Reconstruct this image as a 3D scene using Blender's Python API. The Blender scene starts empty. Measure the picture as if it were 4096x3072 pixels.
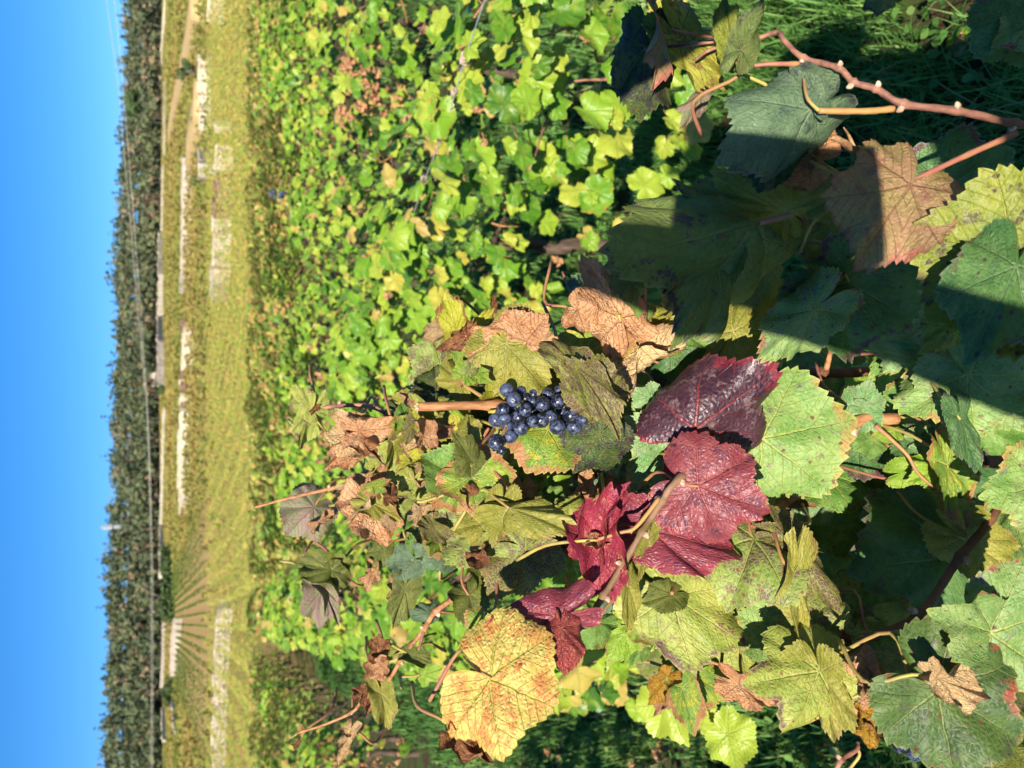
import bpy, math, random
import numpy as np
from mathutils import Vector, Matrix

random.seed(7)
rng = np.random.default_rng(7)
S = bpy.context.scene
COL = S.collection
R = math.radians

# ------------------------------------------------------------------ camera, sky, sun, exposure
CAM = np.array([0.0, 0.0, 1.62])
PITCH = R(19.9)
FPX = 3094.0                                     # focal length in pixels of the 4096 x 3072 photograph
FWD = np.array([0, math.cos(PITCH), -math.sin(PITCH)])
UPV = np.array([0, math.sin(PITCH), math.cos(PITCH)])
RIG = np.array([1.0, 0, 0])
cam_d = bpy.data.cameras.new('camera')
cam_d.sensor_width = 36.0
cam_d.lens = 36.0 * FPX / 4096.0
cam_d.clip_start = 0.02
cam_d.clip_end = 5000
cam_d.dof.use_dof = True
cam_d.dof.focus_distance = 0.66
cam_d.dof.aperture_fstop = 10.0
cam = bpy.data.objects.new('camera', cam_d)
COL.objects.link(cam)
# the phone was held upright, the picture is stored on its side: world up points to the picture's left
cam.matrix_world = Matrix(((-UPV[0], RIG[0], -FWD[0], CAM[0]),
                           (-UPV[1], RIG[1], -FWD[1], CAM[1]),
                           (-UPV[2], RIG[2], -FWD[2], CAM[2]),
                           (0, 0, 0, 1)))
S.camera = cam

SUN_EL, SUN_AZ = R(33.2), R(15)                  # light travels towards +Y, 15 degrees to the right, 33 down
LDIR = Vector((math.sin(SUN_AZ) * math.cos(SUN_EL), math.cos(SUN_AZ) * math.cos(SUN_EL), -math.sin(SUN_EL)))
W = bpy.data.worlds.new('World')
S.world = W
W.use_nodes = True
wn = W.node_tree.nodes
sky = wn.new('ShaderNodeTexSky')
sky.sky_type = 'NISHITA'
sky.sun_disc = False
sky.sun_elevation = SUN_EL
sky.sun_rotation = math.pi + SUN_AZ
sky.altitude = 1500
sky.air_density = 0.9
sky.dust_density = 0.0
sky.ozone_density = 6.0
hsv = wn.new('ShaderNodeHueSaturation')                     # the phone's deep, saturated blue, over the whole sky alike
hsv.inputs['Saturation'].default_value = 1.22
W.node_tree.links.new(sky.outputs[0], hsv.inputs['Color'])
W.node_tree.links.new(hsv.outputs[0], wn['Background'].inputs[0])
wn['Background'].inputs[1].default_value = 0.085
sun_d = bpy.data.lights.new('sun', 'SUN')
sun_d.energy = 5.0
sun_d.angle = R(0.5)
sun_d.color = (1.0, 0.92, 0.79)
sun = bpy.data.objects.new('sun', sun_d)
COL.objects.link(sun)
sun.rotation_euler = LDIR.to_track_quat('-Z', 'Y').to_euler()
S.view_settings.view_transform = 'Standard'
S.view_settings.look = 'None'
S.view_settings.gamma = 1.0
S.view_settings.exposure = 0.92
S.cycles.max_bounces = 4
S.cycles.diffuse_bounces = 2
S.cycles.glossy_bounces = 2
S.cycles.transmission_bounces = 2
S.cycles.adaptive_threshold = 0.03
S.cycles.transparent_max_bounces = 4

# ------------------------------------------------------------------ helpers
CROPS = {'A': (1000, 1000, 1.508), 'B': (1000, 2000, 1.548), 'C': (2300, 900, 1.659), 'D': (3100, 900, 1.659),
         'E': (2300, 1800, 1.304), 'F': (3100, 1800, 1.304), 'G': (2300, 0, 1.659), 'H': (3100, 0, 1.659),
         'R': (1000, 0, 1.508), 'T': (300, 0, 1.509), 'U': (300, 1000, 1.509), 'V': (300, 2000, 1.5475),
         'P': (0, 0, 1.0), 'J': (1850, 1400, 3.16), 'K': (3400, 2300, 2.149), 'L': (2700, 2300, 2.149)}


def px(c, x, y):
    o = CROPS[c]
    return o[0] + x / o[2], o[1] + y / o[2]


def ray(X, Y):
    a = ((3072 - Y) - 1536) / FPX
    b = (2048 - X) / FPX
    return FWD + a * RIG + b * UPV


def P(c, x, y, d):                                # a point of the photograph at a real distance along the view
    return CAM + ray(*px(c, x, y)) * d


def project(p):
    q = np.asarray(p, float) - CAM
    z = q @ FWD
    if z < 1e-6:
        return None
    return 2048 - FPX * (q @ UPV) / z, 3072 - (1536 + FPX * (q @ RIG) / z), z


def smooth(t):
    t = np.clip(t, 0, 1)
    return t * t * (3 - 2 * t)


def terrain(x, y):
    x = np.asarray(x, float)
    y = np.asarray(y, float)
    base = 0.088 * (np.sqrt((y - 34) ** 2 + 120) + (y - 34)) / 2 - 0.088 * 0.85 * smooth(1 - y / 60)
    hill = 0.205 * np.maximum(0, y - 425) * (1 - 0.00085 * (x + 120)) * smooth((y - 415) / 60)
    hill = np.minimum(hill, 17 * (1 - 0.0016 * (x + 120)) + 0.02 * (y - 425))
    n = 0.6 * np.sin(x * 0.021 + 1.3) * smooth((y - 90) / 150)
    return np.where(y > 12, np.maximum(base, 0), 0) + hill + n


def on_ground(c, x, y, lift=0.0):                           # where the sight line through a pixel meets the ground
    d = ray(*px(c, x, y))
    t = 2.0
    while t < 900:
        p = CAM + d * t
        if p[2] <= terrain(p[0], p[1]) + lift:
            break
        t *= 1.002
    p = CAM + d * t
    p[2] = terrain(p[0], p[1])
    return p


def mesh(name, verts, faces, mat=None, luv=None, edge=None, lr=None, smooth_=True):
    me = bpy.data.meshes.new(name)
    v = np.asarray(verts, dtype=np.float32)
    me.from_pydata(v.tolist(), [], faces if isinstance(faces, list) else faces.tolist())
    if smooth_:
        me.polygons.foreach_set('use_smooth', np.ones(len(me.polygons), bool))
    if luv is not None:
        a = me.attributes.new('luv', 'FLOAT_VECTOR', 'POINT')
        a.data.foreach_set('vector', np.asarray(luv, np.float32).ravel())
    if edge is not None:
        a = me.attributes.new('edge', 'FLOAT', 'POINT')
        a.data.foreach_set('value', np.asarray(edge, np.float32))
    if lr is not None:
        a = me.attributes.new('lr', 'FLOAT', 'POINT')
        a.data.foreach_set('value', np.asarray(lr, np.float32))
    if mat is not None:
        for m in (mat if isinstance(mat, (list, tuple)) else [mat]):
            me.materials.append(m)
    me.update()
    return me


def obj(name, me, parent=None, loc=None, M=None, **tags):
    o = bpy.data.objects.new(name, me)
    COL.objects.link(o)
    if parent is not None:
        o.parent = parent
    if loc is not None:
        o.location = loc
    if M is not None:
        o.matrix_basis = M
    for k, v in tags.items():
        o[k] = v
    return o


def thing(name, loc, label, cat, group=None, rz=0.0):
    o = obj(name, None, loc=loc)
    o.rotation_euler = (0, 0, rz)
    o.empty_display_size = 0.05
    o['label'] = label
    o['category'] = cat
    if group:
        o['group'] = group
    return o


def tube(pts, rad, n=8, cap=True, closed_noise=0.0):
    pts = np.asarray(pts, float)
    m = len(pts)
    rad = np.broadcast_to(np.asarray(rad, float), (m,))
    tan = np.gradient(pts, axis=0)
    tan /= np.linalg.norm(tan, axis=1)[:, None] + 1e-12
    ref = np.array([0.31, 0.17, 0.93]) if abs(tan[0][2]) < 0.9 else np.array([1.0, 0.1, 0])
    V, Fc = [], []
    nrm = ref - tan[0] * (ref @ tan[0])
    for i in range(m):
        nrm = nrm - tan[i] * (nrm @ tan[i])
        nrm /= np.linalg.norm(nrm) + 1e-12
        b = np.cross(tan[i], nrm)
        for k in range(n):
            a = 2 * math.pi * k / n
            r = rad[i] * (1 + closed_noise * math.sin(3 * a + i * 1.7) * 0.5 + closed_noise * rng.normal() * 0.3)
            V.append(pts[i] + r * (math.cos(a) * nrm + math.sin(a) * b))
    for i in range(m - 1):
        for k in range(n):
            k2 = (k + 1) % n
            Fc.append([i * n + k, i * n + k2, (i + 1) * n + k2, (i + 1) * n + k])
    if cap:
        Fc.append([k for k in range(n)][::-1])
        Fc.append([(m - 1) * n + k for k in range(n)])
    return np.array(V), Fc


def spline(pts, n=6):
    pts = [np.asarray(p, float) for p in pts]
    out = []
    q = [2 * pts[0] - pts[1]] + pts + [2 * pts[-1] - pts[-2]]
    for i in range(1, len(q) - 2):
        p0, p1, p2, p3 = q[i - 1], q[i], q[i + 1], q[i + 2]
        for k in range(n):
            t = k / n
            out.append(0.5 * ((2 * p1) + (-p0 + p2) * t + (2 * p0 - 5 * p1 + 4 * p2 - p3) * t * t + (-p0 + 3 * p1 - 3 * p2 + p3) * t ** 3))
    out.append(pts[-1])
    return np.array(out)


def join(parts):
    V, Fc, off = [], [], 0
    for v, f in parts:
        V.append(v)
        Fc += [[i + off for i in q] for q in f]
        off += len(v)
    return np.vstack(V), Fc


def sc(*c):                                       # colour as the sunlit thing shows in the picture -> reflectance
    out = []
    for v in c:
        v = v / 255.0
        v = v / 12.92 if v <= 0.04045 else ((v + 0.055) / 1.055) ** 2.4
        out.append(v / 1.36)
    y = .3 * out[0] + .6 * out[1] + .1 * out[2]
    out = [min(.9, max(.004, y + (q - y) * 1.02)) for q in out]
    return (out[0], out[1], out[2], 1.0)


# ------------------------------------------------------------------ node helpers
class NT:
    def __init__(s, mat):
        mat.use_nodes = True
        s.t = mat.node_tree
        s.t.nodes.clear()

    def new(s, typ, **kw):
        n = s.t.nodes.new(typ)
        for k, v in kw.items():
            setattr(n, k, v)
        return n

    def put(s, sock, v):
        if isinstance(v, bpy.types.NodeSocket):
            s.t.links.new(v, sock)
        elif v is not None:
            if sock.type == 'VECTOR' and isinstance(v, (int, float)):
                v = (v, v, v)
            sock.default_value = v

    def m(s, op, a, b=None, c=None, clamp=False):
        n = s.new('ShaderNodeMath', operation=op, use_clamp=clamp)
        for i, v in enumerate((a, b, c)):
            if v is not None:
                s.put(n.inputs[i], v)
        return n.outputs[0]

    def vm(s, op, a, b=None):
        n = s.new('ShaderNodeVectorMath', operation=op)
        s.put(n.inputs[0], a)
        if b is not None:
            s.put(n.inputs[3] if op == 'SCALE' else n.inputs[1], b)
        return n.outputs[0]

    def mr(s, v, a, b, c=0.0, d=1.0, typ='SMOOTHSTEP'):
        n = s.new('ShaderNodeMapRange', interpolation_type=typ)
        for i, q in enumerate((v, a, b, c, d)):
            s.put(n.inputs[i], q)
        return n.outputs[0]

    def mix(s, f, a, b, blend='MIX'):
        n = s.new('ShaderNodeMix', data_type='RGBA', blend_type=blend)
        s.put(n.inputs[0], f)
        s.put(n.inputs[6], a)
        s.put(n.inputs[7], b)
        return n.outputs[2]

    def fmix(s, f, a, b):
        n = s.new('ShaderNodeMix', data_type='FLOAT')
        s.put(n.inputs[0], f)
        s.put(n.inputs[2], a)
        s.put(n.inputs[3], b)
        return n.outputs[0]

    def noise(s, vec, scale, detail=3.0, rough=0.55, out=0):
        n = s.new('ShaderNodeTexNoise')
        s.put(n.inputs['Vector'], vec)
        n.inputs['Scale'].default_value = scale
        n.inputs['Detail'].default_value = detail
        n.inputs['Roughness'].default_value = rough
        return n.outputs[out]

    def voro(s, vec, scale, feature='F1', rnd=1.0):
        n = s.new('ShaderNodeTexVoronoi', feature=feature)
        s.put(n.inputs['Vector'], vec)
        n.inputs['Scale'].default_value = scale
        n.inputs['Randomness'].default_value = rnd
        return n

    def attr(s, name, typ='GEOMETRY'):
        return s.new('ShaderNodeAttribute', attribute_name=name, attribute_type=typ)

    def ramp(s, fac, stops, mode='LINEAR'):
        n = s.new('ShaderNodeValToRGB')
        n.color_ramp.interpolation = mode
        el = n.color_ramp.elements
        while len(el) < len(stops):
            el.new(0.5)
        for e, (p, c) in zip(el, stops):
            e.position = p
            e.color = c
        s.put(n.inputs[0], fac)
        return n.outputs[0]

    def bump(s, h, dist, strength=1.0):
        n = s.new('ShaderNodeBump')
        n.inputs['Strength'].default_value = strength
        n.inputs['Distance'].default_value = dist
        s.put(n.inputs['Height'], h)
        return n.outputs[0]

    def finish(s, col, rough=0.6, spec=0.3, normal=None, trans=0.0, tcol=None, **extra):
        b = s.new('ShaderNodeBsdfPrincipled')
        s.put(b.inputs['Base Color'], col)
        s.put(b.inputs['Roughness'], rough)
        s.put(b.inputs['Specular IOR Level'], spec)
        if normal is not None:
            s.put(b.inputs['Normal'], normal)
        for k, v in extra.items():
            s.put(b.inputs[k.replace('_', ' ')], v)
        out = s.new('ShaderNodeOutputMaterial')
        sh = b.outputs[0]
        if trans > 0:
            t = s.new('ShaderNodeBsdfTranslucent')
            s.put(t.inputs[0], tcol if tcol is not None else col)
            mx = s.new('ShaderNodeMixShader')
            mx.inputs[0].default_value = trans
            s.t.links.new(sh, mx.inputs[1])
            s.t.links.new(t.outputs[0], mx.inputs[2])
            sh = mx.outputs[0]
        s.t.links.new(sh, out.inputs[0])


def rnd_value(n):
    a = n.attr('lr')
    oi = n.new('ShaderNodeObjectInfo')
    return n.m('FRACT', n.m('ADD', a.outputs['Fac'], oi.outputs['Random']))


def vein_masks(n, uv, rv, wob=0.05):
    """leaf veins from leaf coordinates: five main veins, side veins, net"""
    w = n.noise(n.vm('ADD', uv, n.vm('SCALE', (7.3, 3.1, 0.0), rv)), 4.0, 2.0, out=1)
    uvw = n.vm('ADD', uv, n.vm('SCALE', n.vm('SUBTRACT', w, (0.5, 0.5, 0.5)), wob))
    sp = n.new('ShaderNodeSeparateXYZ')
    n.put(sp.inputs[0], uvw)
    x, y = sp.outputs[0], n.m('ABSOLUTE', sp.outputs[1])
    th = n.m('ARCTAN2', y, x)
    s_, p_ = x, y
    for a, lim in ((R(50), R(25)), (R(106), R(78))):
        sa = n.m('ADD', n.m('MULTIPLY', x, math.cos(a)), n.m('MULTIPLY', y, math.sin(a)))
        pa = n.m('ABSOLUTE', n.m('SUBTRACT', n.m('MULTIPLY', y, math.cos(a)), n.m('MULTIPLY', x, math.sin(a))))
        sel = n.m('GREATER_THAN', th, lim)
        s_ = n.fmix(sel, s_, sa)
        p_ = n.fmix(sel, p_, pa)
    wd = n.m('MAXIMUM', n.m('MULTIPLY', n.m('SUBTRACT', 1.15, s_), 0.015), 0.004)
    main = n.m('SUBTRACT', 1.0, n.mr(n.m('DIVIDE', p_, wd), 0.5, 1.3))
    q = n.m('FRACT', n.m('MULTIPLY', n.m('SUBTRACT', s_, n.m('MULTIPLY', p_, 0.95)), 7.5))
    f = n.m('MULTIPLY', n.m('ABSOLUTE', n.m('SUBTRACT', q, 0.5)), 2.0)
    sec = n.mr(f, 0.88, 0.99)
    v = n.voro(uvw, 17.0, 'DISTANCE_TO_EDGE')
    ter = n.m('SUBTRACT', 1.0, n.mr(v.outputs[0], 0.0, 0.11))
    cell = n.mr(v.outputs[0], 0.0, 0.45)
    return main, sec, ter, cell, f


def leaf_mat(name, base, base2, vein=None, vein_amt=0.5, mott=None, mott_amt=0.0, edge=None, edge_amt=0.0, edge_at=0.8,
             spot=None, spot_amt=0.0, rough=0.5, spec=0.35, trans=0.2, bump=0.8, back=None, net=0.25, dry=False):
    mt = bpy.data.materials.new(name)
    n = NT(mt)
    rv = rnd_value(n)
    uv = n.attr('luv').outputs['Vector']
    ed = n.attr('edge').outputs['Fac']
    v2 = n.vm('ADD', uv, n.vm('SCALE', (37.0, 19.0, 11.0), rv))
    main, sec, ter, cell, chev = vein_masks(n, uv, rv)
    vein_all = n.m('MAXIMUM', main, n.m('MAXIMUM', n.m('MULTIPLY', sec, 0.7), n.m('MULTIPLY', ter, net)))
    n1 = n.noise(v2, 2.4, 4.0, 0.6)
    col = n.mix(n.mr(n1, 0.36, 0.64), base, base2)
    nf = n.noise(v2, 26.0, 3.0, 0.7)
    if mott is not None and mott_amt > 0:
        m1 = n.noise(v2, 4.5, 6.0, 0.72)
        lo = 0.66 - 0.32 * mott_amt
        msk = n.mr(n.m('ADD', m1, n.m('MULTIPLY', n.m('SUBTRACT', nf, 0.5), 0.35)), lo, lo + 0.11)
        msk = n.m('MULTIPLY', msk, n.m('SUBTRACT', 1.0, n.m('MULTIPLY', vein_all, 0.75)))
        col = n.mix(n.m('MULTIPLY', msk, 0.92), col, mott)
    if edge is not None and edge_amt > 0:
        e = n.m('ADD', ed, n.m('MULTIPLY', n.m('SUBTRACT', n.noise(v2, 9.0, 5.0, 0.75), 0.5), 0.7))
        e = n.m('ADD', e, n.m('MULTIPLY', n.m('SUBTRACT', n.noise(v2, 1.9, 2.0, 0.5), 0.5), 1.1))
        e = n.m('SUBTRACT', e, n.m('MULTIPLY', vein_all, 0.12))
        col = n.mix(n.m('MULTIPLY', n.mr(e, edge_at, edge_at + 0.13), edge_amt), col, edge)
    if spot is not None and spot_amt > 0:
        sv = n.voro(v2, 8.0)
        szn = n.noise(v2, 1.7, 2.0)
        spc = n.new('ShaderNodeSeparateColor')
        n.put(spc.inputs[0], sv.outputs['Color'])
        keep = n.m('LESS_THAN', spc.outputs[0], spot_amt)
        d = n.m('ADD', sv.outputs['Distance'], n.m('MULTIPLY', n.m('SUBTRACT', nf, 0.5), 0.35))
        thr = n.m('ADD', 0.12, n.m('MULTIPLY', szn, 0.25))
        sm = n.m('MULTIPLY', n.m('SUBTRACT', 1.0, n.mr(d, n.m('MULTIPLY', thr, 0.6), thr)), keep)
        col = n.mix(n.m('MULTIPLY', sm, 0.85), col, spot)
    if vein is not None:
        col = n.mix(n.m('MULTIPLY', vein_all, vein_amt), col, vein)
    if vein is not None:
        col = n.mix(n.m('MULTIPLY', n.mr(ed, 0.955, 0.995), 0.45), col, vein)
    # lighter / darker grain of the blade itself
    col = n.mix(1.0, col, n.ramp(n.mr(nf, 0.25, 0.75, 0, 1, 'LINEAR'), [(0, (0.74, 0.74, 0.74, 1)), (1, (1.2, 1.2, 1.2, 1))]), 'MULTIPLY')
    geo = n.new('ShaderNodeNewGeometry')
    bk = back if back is not None else None
    if bk is not None:
        col = n.mix(n.m('MULTIPLY', geo.outputs['Backfacing'], 0.6), col, bk)
    h = n.m('SUBTRACT', n.m('MULTIPLY', cell, 0.55), n.m('ADD', n.m('MULTIPLY', main, 0.9), n.m('MULTIPLY', sec, 0.55)))
    h = n.m('ADD', h, n.m('MULTIPLY', n.noise(v2, 9.0 if not dry else 6.0, 4.0, 0.6), 1.0 if not dry else 3.0))
    nb = n.bump(h, 0.0011 * bump if not dry else 0.0024 * bump, 0.9)
    rg = n.mr(nf, 0.3, 0.7, rough - 0.1, rough + 0.12, 'LINEAR')
    n.finish(col, rg, spec, nb, trans)
    return mt


def plain_mat(name, c1, c2, scale=8.0, rough=0.7, spec=0.3, bump=0.002, stretch=(1, 1, 1), detail=5.0, obj_space=True, trans=0.0):
    mt = bpy.data.materials.new(name)
    n = NT(mt)
    tc = n.new('ShaderNodeTexCoord')
    v = n.vm('MULTIPLY', tc.outputs['Object'], stretch)
    oi = n.new('ShaderNodeObjectInfo')
    v = n.vm('ADD', v, n.vm('SCALE', (13.0, 7.0, 3.0), oi.outputs['Random']))
    f = n.noise(v, scale, detail, 0.62)
    col = n.mix(n.mr(f, 0.33, 0.67), c1, c2)
    n.finish(col, rough, spec, n.bump(f, bump, 0.8) if bump else None, trans)
    return mt


# ------------------------------------------------------------------ materials
LM = {}


def LK(name, *a, **k):
    LM[name] = leaf_mat('leaf_' + name, *a, **k)


YV = sc(205, 205, 110)
LK('green', sc(92, 142, 58), sc(140, 178, 90), YV, 0.55, sc(120, 100, 95), 0.25, sc(150, 90, 50), 0.8, 0.98, sc(130, 70, 60), 0.18, back=sc(150, 175, 110))
LK('green_spot', sc(125, 168, 84), sc(165, 192, 112), YV, 0.6, sc(120, 105, 110), 0.3, sc(200, 150, 90), 0.85, 0.97, sc(120, 60, 70), 0.32, back=sc(160, 180, 110))
LK('green_pale', sc(120, 170, 100), sc(165, 198, 140), YV, 0.35, sc(150, 140, 130), 0.3, sc(170, 130, 80), 0.6, 1.02, sc(140, 60, 60), 0.12, back=sc(160, 180, 120))
LK('lime', sc(140, 180, 50), sc(175, 205, 85), sc(205, 215, 120), 0.5, sc(160, 140, 100), 0.15, sc(190, 150, 100), 0.8, 0.97, sc(140, 100, 60), 0.15, back=sc(170, 185, 95))
LK('yellowgreen', sc(150, 165, 68), sc(190, 192, 95), sc(215, 210, 130), 0.5, sc(130, 85, 75), 0.28, sc(110, 70, 75), 0.9, 0.93, sc(150, 90, 60), 0.3, back=sc(185, 185, 105))
LK('olive', sc(138, 140, 48), sc(172, 166, 72), sc(190, 180, 105), 0.75, sc(110, 75, 50), 0.22, sc(165, 130, 75), 0.8, 0.97, sc(120, 70, 50), 0.2, back=sc(165, 165, 85), net=0.5)
LK('olive_dark', sc(100, 112, 42), sc(132, 138, 62), sc(150, 150, 90), 0.6, sc(80, 55, 60), 0.3, sc(120, 90, 60), 0.7, 0.97, sc(70, 40, 50), 0.35, back=sc(135, 140, 70))
LK('olive_spot', sc(128, 142, 44), sc(160, 165, 62), sc(180, 180, 80), 0.5, sc(85, 70, 60), 0.34, sc(110, 80, 60), 0.7, 0.98, sc(70, 38, 50), 0.6, back=sc(150, 155, 80))
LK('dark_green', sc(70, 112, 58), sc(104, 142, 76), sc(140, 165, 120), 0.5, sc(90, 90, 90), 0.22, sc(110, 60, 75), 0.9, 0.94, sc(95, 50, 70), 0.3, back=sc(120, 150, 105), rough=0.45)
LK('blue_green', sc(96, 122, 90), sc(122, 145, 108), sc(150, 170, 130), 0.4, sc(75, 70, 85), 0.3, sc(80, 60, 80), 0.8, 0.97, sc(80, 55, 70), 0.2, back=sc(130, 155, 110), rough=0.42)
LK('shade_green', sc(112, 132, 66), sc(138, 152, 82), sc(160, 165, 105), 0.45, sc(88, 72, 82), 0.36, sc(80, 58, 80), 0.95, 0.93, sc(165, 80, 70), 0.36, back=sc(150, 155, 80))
LK('mottle', sc(135, 160, 75), sc(170, 185, 100), sc(190, 195, 100), 0.7, sc(125, 98, 92), 0.66, sc(150, 110, 90), 0.8, 0.95, sc(150, 70, 60), 0.25, back=sc(160, 165, 85), net=0.6)
LK('mottle_purple', sc(128, 140, 60), sc(150, 150, 72), sc(172, 172, 80), 0.75, sc(108, 76, 76), 0.85, sc(165, 120, 95), 0.8, 0.96, sc(110, 60, 60), 0.2, back=sc(150, 145, 75), net=0.7)
LK('mottle_dark', sc(72, 98, 45), sc(98, 112, 55), sc(125, 130, 60), 0.6, sc(62, 50, 62), 0.6, sc(62, 45, 62), 0.9, 0.9, sc(140, 70, 55), 0.3, back=sc(120, 125, 65))
LK('green_yb', sc(110, 155, 62), sc(160, 180, 70), YV, 0.6, sc(215, 195, 60), 0.42, sc(190, 130, 90), 0.98, 0.76, sc(150, 80, 50), 0.4, back=sc(170, 175, 95))
LK('yellowbrown', sc(195, 190, 72), sc(165, 172, 70), sc(120, 82, 42), 0.6, sc(125, 82, 45), 0.55, sc(195, 155, 105), 0.9, 0.86, back=sc(185, 175, 90), net=0.5)
LK('yellow', sc(244, 220, 126), sc(236, 204, 112), sc(196, 196, 76), 0.7, sc(226, 136, 84), 0.6, sc(232, 220, 112), 0.6, 1.0, sc(165, 66, 58), 0.34, rough=0.5, back=sc(225, 205, 110), net=0.5, bump=1.2)
LK('yellow_lime', sc(205, 205, 66), sc(222, 220, 92), sc(190, 175, 60), 0.5, sc(165, 110, 80), 0.3, sc(170, 110, 80), 0.95, 0.84, sc(140, 80, 50), 0.35, back=sc(205, 200, 90), trans=0.3)
LK('dry', sc(235, 186, 140), sc(218, 160, 114), sc(184, 118, 82), 0.45, sc(182, 120, 84), 0.34, sc(160, 98, 70), 0.7, 0.98, back=sc(225, 182, 130), rough=0.7, spec=0.2, dry=True, net=0.6, trans=0.12)
LK('dry_pale', sc(232, 200, 150), sc(220, 180, 130), sc(190, 145, 100), 0.5, sc(190, 140, 100), 0.25, sc(160, 110, 80), 0.7, 0.93, back=sc(225, 195, 140), rough=0.7, spec=0.2, dry=True, net=0.6, trans=0.12)
LK('dry_brown', sc(172, 112, 76), sc(200, 145, 100), sc(120, 70, 50), 0.6, sc(110, 62, 46), 0.5, sc(110, 68, 50), 0.8, 0.88, back=sc(195, 145, 100), rough=0.7, spec=0.2, dry=True, net=0.7, trans=0.1)
LK('dry_yellow', sc(220, 180, 60), sc(205, 150, 60), sc(130, 85, 40), 0.6, sc(175, 110, 50), 0.45, sc(215, 190, 60), 0.6, 0.95, back=sc(205, 165, 70), rough=0.65, dry=True, net=0.8, trans=0.15)
LK('red', sc(146, 62, 70), sc(172, 94, 96), sc(186, 92, 84), 0.55, sc(112, 66, 84), 0.5, sc(170, 48, 62), 0.8, 1.0, sc(90, 40, 50), 0.1, back=sc(160, 90, 85), rough=0.42, spec=0.45)
LK('crimson', sc(178, 58, 82), sc(150, 48, 70), sc(205, 105, 95), 0.55, sc(225, 160, 115), 0.36, sc(150, 38, 75), 0.8, 0.9, back=sc(190, 100, 85), rough=0.45, spec=0.4)
LK('red_dark', sc(140, 56, 72), sc(165, 75, 85), sc(185, 95, 88), 0.5, sc(105, 52, 78), 0.4, sc(190, 60, 75), 0.8, 0.95, back=sc(130, 70, 70), rough=0.4, spec=0.45)
LK('red_glossy', sc(165, 66, 64), sc(190, 92, 80), sc(195, 110, 85), 0.4, sc(120, 50, 60), 0.4, sc(190, 100, 70), 0.7, 0.97, back=sc(150, 85, 60), rough=0.35, spec=0.5, bump=1.4)
LK('purple', sc(70, 42, 56), sc(90, 62, 74), sc(160, 70, 74), 0.75, sc(138, 112, 114), 0.42, sc(150, 45, 60), 0.9, 0.95, back=sc(95, 60, 70), rough=0.4, spec=0.5, net=0.1)
LK('grey_pink', sc(170, 140, 130), sc(150, 150, 110), sc(150, 120, 100), 0.4, sc(140, 160, 90), 0.4, sc(150, 110, 100), 0.7, 0.95, back=sc(170, 155, 120), rough=0.6)
LK('pink_tan', sc(178, 158, 100), sc(190, 150, 112), sc(140, 92, 72), 0.55, sc(150, 105, 85), 0.45, sc(195, 115, 100), 0.9, 0.93, sc(125, 92, 92), 0.12, back=sc(190, 160, 110), net=0.7)
LK('green_rededge', sc(122, 160, 88), sc(158, 182, 112), sc(205, 205, 110), 0.55, sc(150, 140, 140), 0.3, sc(172, 74, 82), 0.92, 0.96, sc(105, 48, 72), 0.45, back=sc(150, 170, 100))
LK('dark_rededge', sc(70, 100, 52), sc(98, 124, 62), sc(155, 165, 90), 0.6, sc(95, 88, 82), 0.4, sc(175, 78, 66), 0.9, 1.0, sc(120, 60, 55), 0.25, back=sc(130, 140, 75))


def row_leaf_mat(name, stops, rough=0.42, trans=0.25):
    mt = bpy.data.materials.new(name)
    n = NT(mt)
    rv = rnd_value(n)
    uv = n.attr('luv').outputs['Vector']
    ed = n.attr('edge').outputs['Fac']
    v2 = n.vm('ADD', uv, n.vm('SCALE', (37.0, 19.0, 11.0), rv))
    main, sec, ter, cell, chev = vein_masks(n, uv, rv)
    va = n.m('MAXIMUM', main, n.m('MULTIPLY', sec, 0.35))
    col = n.ramp(rv, stops)
    nz = n.noise(v2, 2.6, 3.0, 0.6)
    col = n.mix(n.m('MULTIPLY', n.mr(nz, 0.4, 0.75), 0.5), col, sc(178, 192, 74))
    e = n.m('ADD', ed, n.m('MULTIPLY', n.m('SUBTRACT', n.noise(v2, 3.0, 4.0, 0.65), 0.5), 0.9))
    pick = n.m('GREATER_THAN', n.m('FRACT', n.m('MULTIPLY', rv, 17.3)), 0.55)
    col = n.mix(n.m('MULTIPLY', n.mr(e, 0.98, 1.12), pick), col, sc(196, 158, 78))
    col = n.mix(n.m('MULTIPLY', va, 0.3), col, sc(190, 205, 110))
    geo = n.new('ShaderNodeNewGeometry')
    col = n.mix(n.m('MULTIPLY', geo.outputs['Backfacing'], 0.45), col, sc(165, 188, 105))
    h = n.m('SUBTRACT', n.m('MULTIPLY', nz, 2.0), va)
    n.finish(col, rough, 0.4, n.bump(h, 0.002, 0.8), trans)
    return mt


ROW = row_leaf_mat('leaf_row', [(0.0, sc(66, 122, 30)), (0.3, sc(112, 165, 44)), (0.6, sc(152, 190, 58)), (0.84, sc(186, 202, 74)), (0.93, sc(205, 192, 84)), (1.0, sc(210, 165, 110))])
ROWTAN = row_leaf_mat('leaf_row_tan', [(0.0, sc(78, 125, 42)), (0.3, sc(120, 158, 55)), (0.5, sc(175, 180, 75)), (0.72, sc(205, 178, 95)), (0.88, sc(208, 150, 98)), (1.0, sc(170, 115, 78))])

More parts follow.
